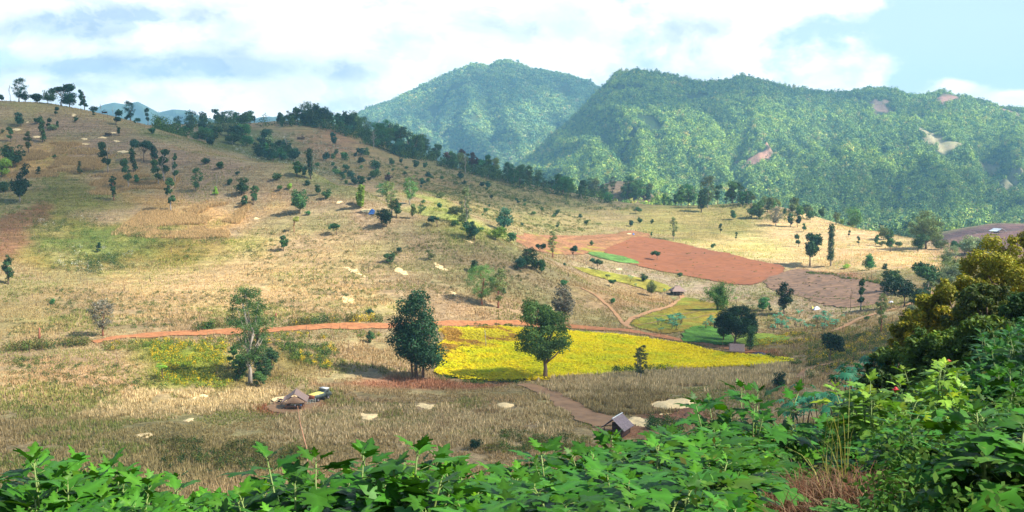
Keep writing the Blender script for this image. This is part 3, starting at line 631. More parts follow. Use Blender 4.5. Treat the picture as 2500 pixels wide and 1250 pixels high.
k &= ~(inside(bare, x, y) & (r.random(n) > 0.06))
x, y = x[k], y[k]; c = cover(x, y); g = (fbm(x / 11, y / 11, 91, 3) > 0.12) & (r.random(len(x)) < 0.7)
c = c * 1.32; c[g] = c[g] * np.array([0.62, 0.86, 0.5]); hh = 0.26 + 0.4 * r.random(len(x)) * (0.5 + sstep(fbm(x / 18, y / 18, 92, 3), -0.2, 0.4))
tufts('dry_grass', x, y, hh, c, 'dry grass and maize stubble covering the slopes and valley floor', 'grass', 3, 0.11, 5)
# taller standing dry stalks in bands
def band(pxs, n, h, rgb, label, seed, name='dry_stalks', blades=4, wid=.12, sm=3):
    p = wpoly(pxs, sm=sm); r = np.random.default_rng(seed); x = p[:, 0].min() + np.ptp(p[:, 0]) * r.random(n * 4); y = p[:, 1].min() + np.ptp(p[:, 1]) * r.random(n * 4)
    q = pdist(p, x, y) + fbm(x / 7, y / 7, seed + 1, 2) * 7; k = (q > -9 + 26 * r.random(len(x)) ** 1.4) & (fbm(x / 13, y / 8, seed + 3, 3) > -0.12 if name == 'tall_grass' else fbm(x / 4, y / 4, seed, 2) > -0.3) & excl(x, y); x, y = x[k][:n], y[k][:n]
    c = np.tile(np.array(srgb(*rgb)), (len(x), 1)) * (0.8 + 0.45 * r.random(len(x)))[:, None]
    return tufts(name, x, y, h * (0.6 + 0.7 * r.random(len(x))), c, label, 'grass', blades, wid, seed, 0.3)
band([(1330, 938), (1500, 925), (1700, 912), (1900, 902), (1960, 915), (1800, 945), (1600, 950), (1440, 955), (1400, 985), (1330, 950)], 11000, 1.0, (196, 174, 136), 'standing dry maize stalks along the near edge of the yellow field', 71)
band([(1400, 960), (1560, 965), (1640, 985), (1560, 1010), (1480, 1025), (1420, 1000)], 6000, .8, (160, 140, 100), 'greenish dry stalks beside the broad brown track', 72)
band([(700, 1030), (1000, 1010), (1250, 1000), (1400, 1040), (1300, 1090), (900, 1100), (700, 1080)], 8000, 0.65, (200, 178, 138), 'pinkish dry maize stalks in front of the small farm hut', 73)
band([(220, 1000), (480, 965), (640, 960), (640, 990), (420, 1010), (240, 1030)], 4500, .65, (206, 182, 138), 'dry stalks left of the small farm hut', 74)
for pxs, nn, sd, lb in [([(62, 362), (150, 352), (200, 387), (262, 402), (190, 426), (70, 430)], 7000, 75, 'golden tall grass below the top of the left hill'), ([(235, 430), (400, 443), (410, 472), (330, 460), (250, 450)], 4500, 76, 'golden tall grass band around the slender hill trees'),
                    ([(335, 525), (420, 508), (560, 502), (588, 524), (555, 572), (460, 582), (345, 548)], 9000, 77, 'large patch of golden tall grass halfway up the left hill')]:
    band(pxs, int(nn * 2.2), .95, (188, 158, 112), lb, sd, 'tall_grass', 4, .075)
r = np.random.default_rng(44); n = 5200; a = np.radians(-28 + 54 * r.random(n)); rad = 200 * (3.3 ** r.random(n)); x, y = rad * np.sin(a), rad * np.cos(a); k = excl(x, y) & (fbm(x / 25, y / 25, 95, 2) > -0.1); x, y = x[k], y[k]
tufts('dead_saplings', x, y, 1.0 + 1.8 * r.random(len(x)), np.tile(np.array(srgb(120, 96, 80)), (len(x), 1)), 'thin dead saplings and tall weed stalks scattered over the slopes', 'dead stalks', 1, .05, 96, .2)
# the crop itself
def crop(poly, n, h, colf, label, seed, name='crop_plants'):
    r = np.random.default_rng(seed); x = poly[:, 0].min() + np.ptp(poly[:, 0]) * r.random(n * 3); y = poly[:, 1].min() + np.ptp(poly[:, 1]) * r.random(n * 3)
    k = pdist(poly, x, y) > 0.2; x, y = x[k][:n], y[k][:n]; c = colf(x, y) * (0.9 + 0.2 * r.random(len(x)))[:, None]
    v = []; z = ground(x, y) + 0.16; cc = []
    for j in range(3):
        a = r.random(len(x)) * 6.283; s = h * (0.5 + 0.6 * r.random(len(x))); ux, uy = np.cos(a) * s, np.sin(a) * s; zc = z + h * (0.5 + r.random(len(x))); dx, dy = (r.random(len(x)) - .5) * h * 2, (r.random(len(x)) - .5) * h * 2; tz = s * (r.random(len(x)) - .3) * .8
        P_ = [np.stack([x + dx - ux, y + dy - uy, zc - tz], 1), np.stack([x + dx + uy * .6, y + dy - ux * .6, zc], 1), np.stack([x + dx + ux, y + dy + uy, zc + tz], 1), np.stack([x + dx - uy * .6, y + dy + ux * .6, zc], 1)]
        v.append(np.stack(P_, 1)); cc.append(np.repeat((c * (0.85 + .3 * r.random(len(x)))[:, None])[:, None], 4, 1))
    V_ = np.concatenate(v).reshape(-1, 3); C_ = np.concatenate(cc).reshape(-1, 3)
    return tag(link(name, mesh_np(name, V_, np.arange(len(V_)).reshape(-1, 4), M['grass'], C_)), label, 'crop', kind='stuff')
crop(YP, 42000, 0.32, lambda x, y: ycol(x, y) * np.array([1.05, 1.05, 1.0]), 'leafy bright yellow crop filling the large valley field', 81)
# ------------------------------------------------------------------ trees
def tree_clumps(kind, a, r, lod):
    """clump centres and radii for a crown of height 1 and overall width a"""
    k = [9, 26, 64][lod]; C_, R_ = [], []
    def blob(cx, cy, cz, rx, rz, m, cr):
        for _ in range(m):
            d = r.normal(size=3); d /= np.linalg.norm(d); q = 0.35 + 0.65 * r.random() ** 0.5
            C_.append((cx + d[0] * (rx - cr * .7) * q, cy + d[1] * (rx - cr * .7) * q, cz + d[2] * (rz - cr * .7) * q)); R_.append(cr * (0.5 + 1.0 * r.random() ** 1.5))
    cr = a * [0.24, 0.17, 0.105][lod]
    if kind == 'dense': blob(0, 0, .58, a * .5, .46, k, cr); blob(r.normal(0, a * .08), 0, .36, a * .36, .24, k // 2, cr * .9); C_.append((0, 0, .5)); R_.append(a * .3)
    elif kind == 'low': blob(0, 0, .5, a * .5, .5, k, cr)
    elif kind == 'column':
        for i in range(k): C_.append((r.normal(0, a * .12), r.normal(0, a * .12), .18 + .78 * i / (k - 1))); R_.append(a * (0.3 + .14 * r.random()))
    elif kind == 'stack':
        n = 3 if a < .45 else 2; z = .26
        for i in range(n):
            h = (0.74 / n) * (0.85 + .3 * r.random()); w_ = a * (.34 + .14 * r.random()); ox = (r.random() - .5) * a * .34
            blob(ox, (r.random() - .5) * a * .3, z + h / 2, w_, h * .58, max(4, k // n), min(cr, h * .4)); C_.append((ox, 0, z + h / 2)); R_.append(min(w_, h) * .55); z += 0.74 / n
    elif kind == 'umbrella':
        for i in range(5 if lod < 2 else 9):
            an = r.random() * 6.28; q = r.random() ** .5 * a * .34; z = .80 - (q / a) * .35 + r.normal(0, .05)
            blob(q * math.cos(an), q * math.sin(an), z, a * .22, .12, max(3, k // 5), cr * .8)
    elif kind == 'feather':
        for i in range(int(k * 2.2)):
            z = .22 + .76 * r.random(); an = r.random() * 6.28; q = a * .46 * math.sin(math.pi * min(1, max(.12, (1.05 - z) / .85))) ** .7 * r.random() ** .4
            C_.append((q * math.cos(an), q * math.sin(an), z)); R_.append(cr * (0.6 + .7 * r.random()))
    elif kind == 'cone':
        for i in range(k * 2):
            z = .2 + .78 * r.random() ** 1.2; w_ = a * .5 * (1.12 - z) ** .8; an = r.random() * 6.28; q = w_ * r.random() ** .5 * .8
            C_.append((q * math.cos(an), q * math.sin(an), z)); R_.append(cr * .75)
    elif kind == 'vee':
        for i in range(k):
            f = i / (k - 1); s = -1 if i % 2 else 1; z = .15 + .8 * f * (1 if s > 0 else .55); C_.append((s * a * (.08 + .38 * f), 0, z)); R_.append(a * .15)
    elif kind == 'big_twin':   # broad ragged crown to the ground, a dark main mass and a lower lobe on the right
        blob(-.04, 0, .66, a * .36, .33, k, cr); blob(-.14, 0, .45, a * .30, .26, k // 2, cr); blob(.12, -.06, .34, a * .31, .24, k // 2, cr); blob(.02, 0, .90, a * .2, .12, k // 5, cr * .8); blob(.02, 0, .24, a * .26, .17, k // 3, cr); blob(-.2, 0, .30, a * .14, .1, k // 8, cr * .8)
    elif kind == 'big_round':
        blob(0, 0, .47, a * .52, .27, k, cr); blob(-.08, 0, .79, a * .33, .18, k // 2, cr); blob(.09, 0, .68, a * .33, .16, k // 3, cr); blob(-.13, 0, .90, a * .2, .09, k // 5, cr * .8)
    elif kind == 'big_dark':
        blob(.03, 0, .66, a * .44, .3, k, cr); blob(.02, 0, .40, a * .34, .2, k // 3, cr); blob(-.22, 0, .58, a * .24, .22, k // 3, cr); blob(.3, 0, .48, a * .2, .27, k // 3, cr)
    elif kind == 'spread':
        blob(0, 0, .68, a * .5, .27, k, cr * .9); blob(-.2, 0, .5, a * .28, .16, k // 3, cr * .8); blob(.2, 0, .82, a * .25, .16, k // 4, cr * .8)
    return np.array(C_), np.array(R_)
def make_tree(kind, a, seed, lod, trunkmat):
    r = np.random.default_rng(seed); n = [620, 2600, 15000][lod]
    mb = MB(); wob = [Vector((0, 0, -.03))]; zt = {'dense': .8, 'low': .4, 'cone': .85, 'umbrella': .62, 'bare': .98}.get(kind, .82)
    for i in range(1, 7): wob.append(Vector((r.normal(0, .012) * i * .6, r.normal(0, .012) * i * .6, zt * i / 6)))
    tr = {0: .020, 1: .017, 2: .016}[lod] * (1 + a * .5); tr *= {'umbrella': 1.2, 'big_round': 1.15}.get(kind, 1)
    if kind == 'bare':
        mb.tube(wob, [tr * .8 * (1 - .12 * i) for i in range(7)], 5)
        for i in range(14 if a > .3 else 7):
            f = .45 + .5 * r.random(); b = wob[min(6, int(f * 6))]; an = r.random() * 6.28; q = a * .45 * (.4 + .6 * r.random()); e = Vector((b.x + q * math.cos(an), b.y + q * math.sin(an), min(1, b.z + .08 + .22 * r.random())))
            m_ = b.lerp(e, .5) + Vector((0, 0, .02)); mb.tube([b, m_, e], [tr * .32, tr * .2, tr * .08], 4)
            for _ in range(2): mb.tube([m_, m_ + Vector((r.normal(0, .05), r.normal(0, .05), .10))], [tr * .14, tr * .05], 3)
        return mb.mesh('trunk', trunkmat), None
    C_, R_ = tree_clumps(kind, a, r, lod)
    if kind == 'vee':
        mb.tube([(0, 0, -.03), (0, 0, .12), (a * .2, 0, .5), (a * .42, 0, .9)], [.03, .03, .02, .01], 5); mb.tube([(0, 0, .1), (-a * .2, 0, .25), (-a * .4, 0, .5)], [.025, .02, .01], 5)
    elif kind == 'big_twin':
        mb.tube([(-.04, 0, -.03), (-.05, 0, .2), (-.07, 0, .5), (-.03, 0, .85)], [.022, .018, .013, .005], 8); mb.tube([(.03, 0, -.03), (.04, 0, .15), (.1, 0, .4), (.12, 0, .6)], [.018, .014, .01, .004], 8); mb.tube([(-.08, .02, -.03), (-.1, 0, .2), (-.2, 0, .5)], [.014, .011, .004], 6)
    else: mb.tube(wob, [tr * (1.5 if i == 0 else 1 - .11 * i) for i in range(7)], 7 if lod else 5)
    nb = [4, 9, 22][lod]
    for i in r.choice(len(C_), min(nb, len(C_)), replace=False):
        c = Vector(C_[i]); z0 = max(.12, min(zt * .9, c.z * (.45 + .2 * r.random()))); f = z0 / zt * 6; b = wob[int(f)].lerp(wob[min(6, int(f) + 1)], f % 1)
        m_ = b.lerp(c, .55) + Vector((0, 0, -.02)); q_ = .55 if kind == 'feather' else 1; mb.tube([b, m_, c], [tr * .5 * q_, tr * .32 * q_, tr * .1], 5 if lod else 4)
    sh = r.normal(0, .07, 2) * (1 if lod < 2 else 0); C_[:, 0] += sh[0] * C_[:, 2] * a * 2; C_[:, 1] += sh[1] * C_[:, 2] * a * 2
    area = max(.05, a * .8); dens = {'feather': 1.7 if lod == 2 else 2.3, 'big_dark': 6.5, 'big_round': 4.6, 'big_twin': 4.6}.get(kind, 4.6); size = math.sqrt(dens * area / n) * 1.0
    flat = 1.0 if kind in ('column', 'stack') else .8
    v, f, col = leaf_cards(C_, R_, n, size, seed + 5, .28, flat, {'feather': 0.0}.get(kind, .45 if lod else .35), .34)
    v[:, :2] *= 1.1
    v[:, 2] = np.where(v[:, 2] < .03, .03 + (v[:, 2] * .1), v[:, 2])
    return mb.mesh('trunk', trunkmat), mesh_np('crown', v, f, M['leaf'], col)
CACHE = {}
BK = [.18, .28, .4, .55, .75, 1.0, 1.35]
TINT = {'d': (0.028, 0.068, 0.022), 'm': (0.055, 0.115, 0.028), 'l': (0.15, 0.24, 0.03), 'y': (0.22, 0.24, 0.05), 't': (0.018, 0.062, 0.035), 'o': (0.085, 0.11, 0.035), 'g': (0.10, 0.095, 0.07), 'p': (0.13, 0.17, 0.08), 'r': (0.075, 0.04, 0.035), 'k': (0.010, 0.032, 0.012), 'b': (0.03, 0.10, 0.03), 'q': (0.040, 0.075, 0.016)}
TM = {'w': 'bark_pale', 'n': 'bark', 'x': 'bark_red'}
def tree(kind, px, py, h, w_, tint, label, tm='n', name=None, cat='tree', group=None, D=None, lod=None, sink=0.0, turn=None):
    X_, Y_, Z_ = P(px, py) if D is None else ((px - 1250) / F * D, D, float(ground((px - 1250) / F * D, D)))
    hm = h / F * Y_; wm = max(w_, 3) / F * Y_
    if lod is None: lod = 2 if h * w_ > 6200 else (1 if h * w_ > 900 else 0)
    a = w_ / h; b = min(BK, key=lambda q: abs(math.log(q / a))); v = random.randrange(3) if lod < 2 else random.randrange(99)
    key = (kind, b if lod < 2 else round(a, 3), v, lod, tm)
    if lod == 2: b = round(a, 3)
    if key not in CACHE: CACHE[key] = make_tree(kind, b, hash((kind, int(b * 100), v)) % 9999 if False else (len(CACHE) * 37 + 5), lod, M[TM[tm]])
    tk, cr = CACHE[key]; nm = name or {'column': 'slender_tree', 'stack': 'slender_tree', 'low': 'shrub', 'bare': 'bare_tree', 'feather': 'feathery_tree', 'umbrella': 'umbrella_tree'}.get(kind, 'tree')
    if cat == 'tree' and kind == 'low': cat = 'shrub'
    rz = random.random() * 6.28 if turn is None else turn; o = empty(nm, (X_, Y_, Z_ - sink * hm), rz)
    o.scale = (wm / b, wm / b, hm); tag(o, label, cat, group); link('trunk', tk, o)
    if cr:
        c = link('crown', cr, o); t = np.array(TINT[tint]) * (0.65 + .8 * random.random() ** 1.6) * 1.85; c.color = (*t, 1)
    return o
T = tree
# --- skyline of the left hill, from the left
T('dense', 18, 248, 21, 16, 't', 'small round tree, first on the left hill skyline')
T('bare', 37, 248, 44, 8, 'd', 'thin leafless pale stem on the skyline beside the tall feathery tree', 'w')
T('feather', 58, 248, 56, 34, 't', 'tallest airy tree on the left hill skyline, crown in loose tufts', lod=1)
T('dense', 73, 249, 27, 21, 't', 'small dark tree touching the right side of the airy skyline tree')
T('dense', 99, 251, 29, 30, 't', 'round dark skyline tree, first of the clump left of the umbrella tree')
T('dense', 128, 256, 34, 34, 'd', 'wide dark skyline tree directly left of the umbrella tree')
T('umbrella', 160, 259, 57, 58, 't', 'flat topped umbrella tree with pale trunk on the left skyline', 'w', lod=1)
T('dense', 180, 262, 40, 44, 't', 'dark dense tree under the right side of the umbrella tree')
T('cone', 216, 266, 48, 24, 't', 'pointed dark tree ending the skyline clump on its right')
T('low', 237, 269, 16, 18, 't', 'low bush at the right foot of the pointed skyline tree')
T('bare', 255, 273, 24, 9, 'd', 'tiny bare tree on the skyline just right of the clump', 'w')
T('bare', 284, 276, 24, 7, 'd', 'broken bare stem on the skyline over the blue mountains', 'w')
T('feather', 326, 285, 47, 26, 't', 'leaning lumpy tree on the skyline against the blue peaks')
T('low', 316, 285, 11, 9, 't', 'tiny bush at the foot of the leaning skyline tree')
T('low', 344, 294, 14, 15, 't', 'small bush right of the leaning skyline tree')
T('stack', 368, 298, 40, 14, 't', 'slim two lump tree on the skyline right of the blue peaks')
# --- upper slope of the left hill
for a in [('stack', 146, 287, 22, 12, 'd', 'small tree alone high on the slope below the skyline clump'), ('dense', 61, 311, 33, 24, 't', 'dark tree on the upper left slope beside a pale maize heap'), ('low', 99, 305, 17, 15, 'd', 'small bush left of the tall knotty column tree high on the slope'),
          ('column', 111, 348, 60, 14, 'd', 'tall knotty column of leaves high on the left slope'), ('stack', 125, 317, 26, 13, 'd', 'short tree just right of the tall knotty column tree'), ('low', 136, 319, 16, 26, 'p', 'pale sprawling shrub right of the knotty column tree'), ('stack', 147, 319, 21, 10, 'd', 'little two lump tree at the end of the upper left group'),
          ('dense', 192, 301, 17, 10, 'd', 'small egg shaped tree in the middle of the upper mown slope'), ('stack', 236, 287, 14, 8, 'd', 'very small tree close under the skyline stems'), ('stack', 291, 308, 36, 22, 't', 'bulky two lump tree high on the slope under the broken stem'), ('dense', 297, 333, 26, 11, 'd', 'slim tree below the bulky two lump tree'),
          ('dense', 14, 328, 13, 8, 'o', 'tiny tree near the left frame edge on the upper slope'), ('stack', 34, 348, 36, 16, 'd', 'leaning tree on a curved trunk near the left edge of the slope'), ('stack', 76, 377, 56, 17, 'o', 'tall olive lumpy tree at the left end of the golden grass'), ('low', 138, 388, 12, 10, 'd', 'tiny bush inside the golden grass at upper left'),
          ('cone', 95, 429, 23, 13, 'd', 'small pointed tree under the golden grass at left'), ('cone', 198, 426, 31, 13, 'o', 'pointed bush at the right end of the upper golden grass'), ('column', 336, 303, 8, 5, 'd', 'tiny sapling on the crest of the mown slope'),
          ('dense', 377, 328, 20, 18, 'b', 'round bush at the crest where the mown slope ends'), ('stack', 267, 421, 70, 28, 'd', 'tall broad lumpy tree over the golden grass, left of the slender group', 'w'), ('dense', 279, 489, 62, 17, 'd', 'lollipop tree with long thin trunk below the golden grass', 'x'),
          ('stack', 315, 460, 72, 25, 'd', 'tall lumpy tree in the golden grass left of the umbrella tree', 'w'), ('column', 330, 420, 56, 14, 'd', 'dark column tree left of the rounded hill umbrella tree'), ('dense', 334, 449, 27, 14, 'b', 'low bushy tree in the golden grass between the slender trees'),
          ('umbrella', 355, 397, 57, 50, 't', 'wide umbrella shaped tree in the middle of the left hill slender group'), ('dense', 382, 398, 42, 22, 't', 'dark tree touching the right of the hill umbrella tree'), ('stack', 389, 452, 60, 27, 'd', 'lumpy tree in front of the tallest slender tree', 'w'),
          ('stack', 403, 445, 82, 27, 'd', 'tallest slender tree of the left hill group', 'w'), ('stack', 429, 448, 70, 19, 'd', 'thin lumpy tree right of the tallest slender tree', 'w'), ('stack', 417, 518, 80, 26, 'd', 'two ball tree on a white trunk standing lowest in the hill group', 'w'),
          ('feather', 480, 468, 56, 28, 'b', 'soft bluish green tree right of the hill group'), ('low', 505, 401, 18, 19, 'd', 'small round bush right of the hill group, left one of two'), ('low', 544, 413, 22, 19, 'b', 'small round bush right of the hill group, right one of two'), ('low', 581, 428, 11, 11, 't', 'tiny dark bush below the crest near the middle of the hill'),
          ('low', 558, 453, 17, 15, 'b', 'small green bush above the lime sapling'), ('cone', 526, 477, 21, 15, 'l', 'lime green sapling beside a bare stem'), ('bare', 531, 465, 40, 7, 'd', 'tall bare stem beside the lime sapling', 'w'),
          ('dense', 590, 478, 44, 34, 'd', 'round dark tree left of centre on the hill, largest of a close three'), ('dense', 593, 507, 31, 18, 'd', 'small tree below the largest of the close three'), ('dense', 619, 501, 50, 21, 'd', 'narrow tree at the right of the close three'),
          ('low', 676, 441, 22, 21, 'm', 'bright round bush, first of three small ones mid hill'), ('low', 684, 467, 16, 15, 'm', 'lower bright bush of three small ones mid hill'), ('low', 706, 463, 19, 14, 'l', 'light green bush of three small ones mid hill'),
          ('dense', 732, 522, 67, 45, 'd', 'broad bell shaped dark tree in the middle of the left hill'), ('low', 752, 455, 15, 15, 't', 'dark bush above the bell shaped tree'), ('dense', 780, 474, 23, 18, 'd', 'small tree leaning left beside its twin, right of the bell shaped tree'), ('dense', 798, 487, 26, 22, 'd', 'small flat topped tree lower right of its twin'),
          ('low', 752, 526, 12, 15, 'b', 'low green bush at the right foot of the bell shaped tree'), ('umbrella', 717, 567, 43, 22, 'y', 'yellowish green young tree on a red stem mid hill', 'x'), ('umbrella', 821, 573, 30, 29, 'b', 'small flat crowned tree in the dry grass below the bell shaped tree'),
          ('dense', 690, 613, 42, 23, 'd', 'egg shaped dark tree alone above the sunlit slope'), ('vee', 881, 508, 58, 46, 'l', 'leaning V shaped leafy tree near the blue tarpaulin'), ('dense', 943, 554, 50, 40, 'k', 'dark spreading tree right of the blue tarpaulin'),
          ('dense', 968, 532, 52, 22, 'd', 'dark tree close behind the tarpaulin tree'), ('feather', 956, 528, 86, 34, 'o', 'tall thin tree with white stem behind the tarpaulin', 'w'), ('dense', 1008, 534, 38, 18, 'o', 'olive egg shaped tree right of the tarpaulin group'), ('feather', 1027, 521, 32, 20, 'm', 'loose small tree beside the lime green strip'),
          ('umbrella', 1067, 553, 28, 30, 't', 'small dark star shaped tree below the lime green strip'), ('dense', 1158, 587, 54, 38, 't', 'dark tree on the crest of the spur left of the grassy gully'), ('feather', 1137, 554, 98, 28, 'p', 'tall pale airy tree rising from the gully', 'w'),
          ('low', 953, 645, 36, 26, 'd', 'feathery bush in the dry slope above the big dark tree'), ('feather', 1050, 636, 26, 24, 'o', 'faint olive bush on the dry slope right of centre'), ('low', 976, 618, 14, 16, 't', 'dark little bush left of a green bank line'), ('low', 899, 770, 15, 20, 't', 'dark bush above the road left of the big dark tree'),
          ('feather', 1176, 748, 100, 78, 'm', 'middle sized green tree with spreading crown on the lower hill', 'x'), ('feather', 1216, 755, 98, 42, 'o', 'thin tree with red stem beside the middle sized green tree', 'x'), ('dense', 1160, 669, 38, 21, 'd', 'dark round tree behind the middle sized green tree'), ('dense', 1229, 722, 18, 13, 't', 'little dark tree right of the red stemmed tree'),
          ('dense', 1286, 657, 56, 42, 'd', 'dark clumped tree at the end of the spur, main one of the group'), ('low', 1265, 660, 42, 30, 't', 'bluish bush on the left of the spur end group'), ('low', 1308, 661, 30, 26, 'd', 'round bush on the right of the spur end group'), ('dense', 1323, 668, 42, 20, 'd', 'egg shaped tree on thin trunk right of the spur end group'),
          ('low', 1379, 650, 10, 8, 't', 'tiny bush beside the olive strip'), ('dense', 1229, 564, 58, 39, 't', 'dark round crowned tree with clear trunk in the grassy gully'), ('low', 1209, 585, 34, 46, 'l', 'bright green bushes on the gully floor left of the round crowned tree'), ('low', 1245, 592, 26, 28, 'b', 'soft green shrub at the foot of the round crowned gully tree'),
          ('dense', 1378, 700, 22, 20, 'b', 'small green tree above the grey tree'), ('dense', 1380, 784, 84, 54, 'g', 'grey purplish tree behind the lone round tree'), ('feather', 935, 480, 34, 34, 'b', 'soft bluish tree at the head of the gully'), ('feather', 1000, 500, 70, 34, 'm', 'tall feathery pale tree right of the white stemmed one', 'w'), ('dense', 947, 445, 20, 20, 'r', 'small reddish tree above the gully')]: T(*a)
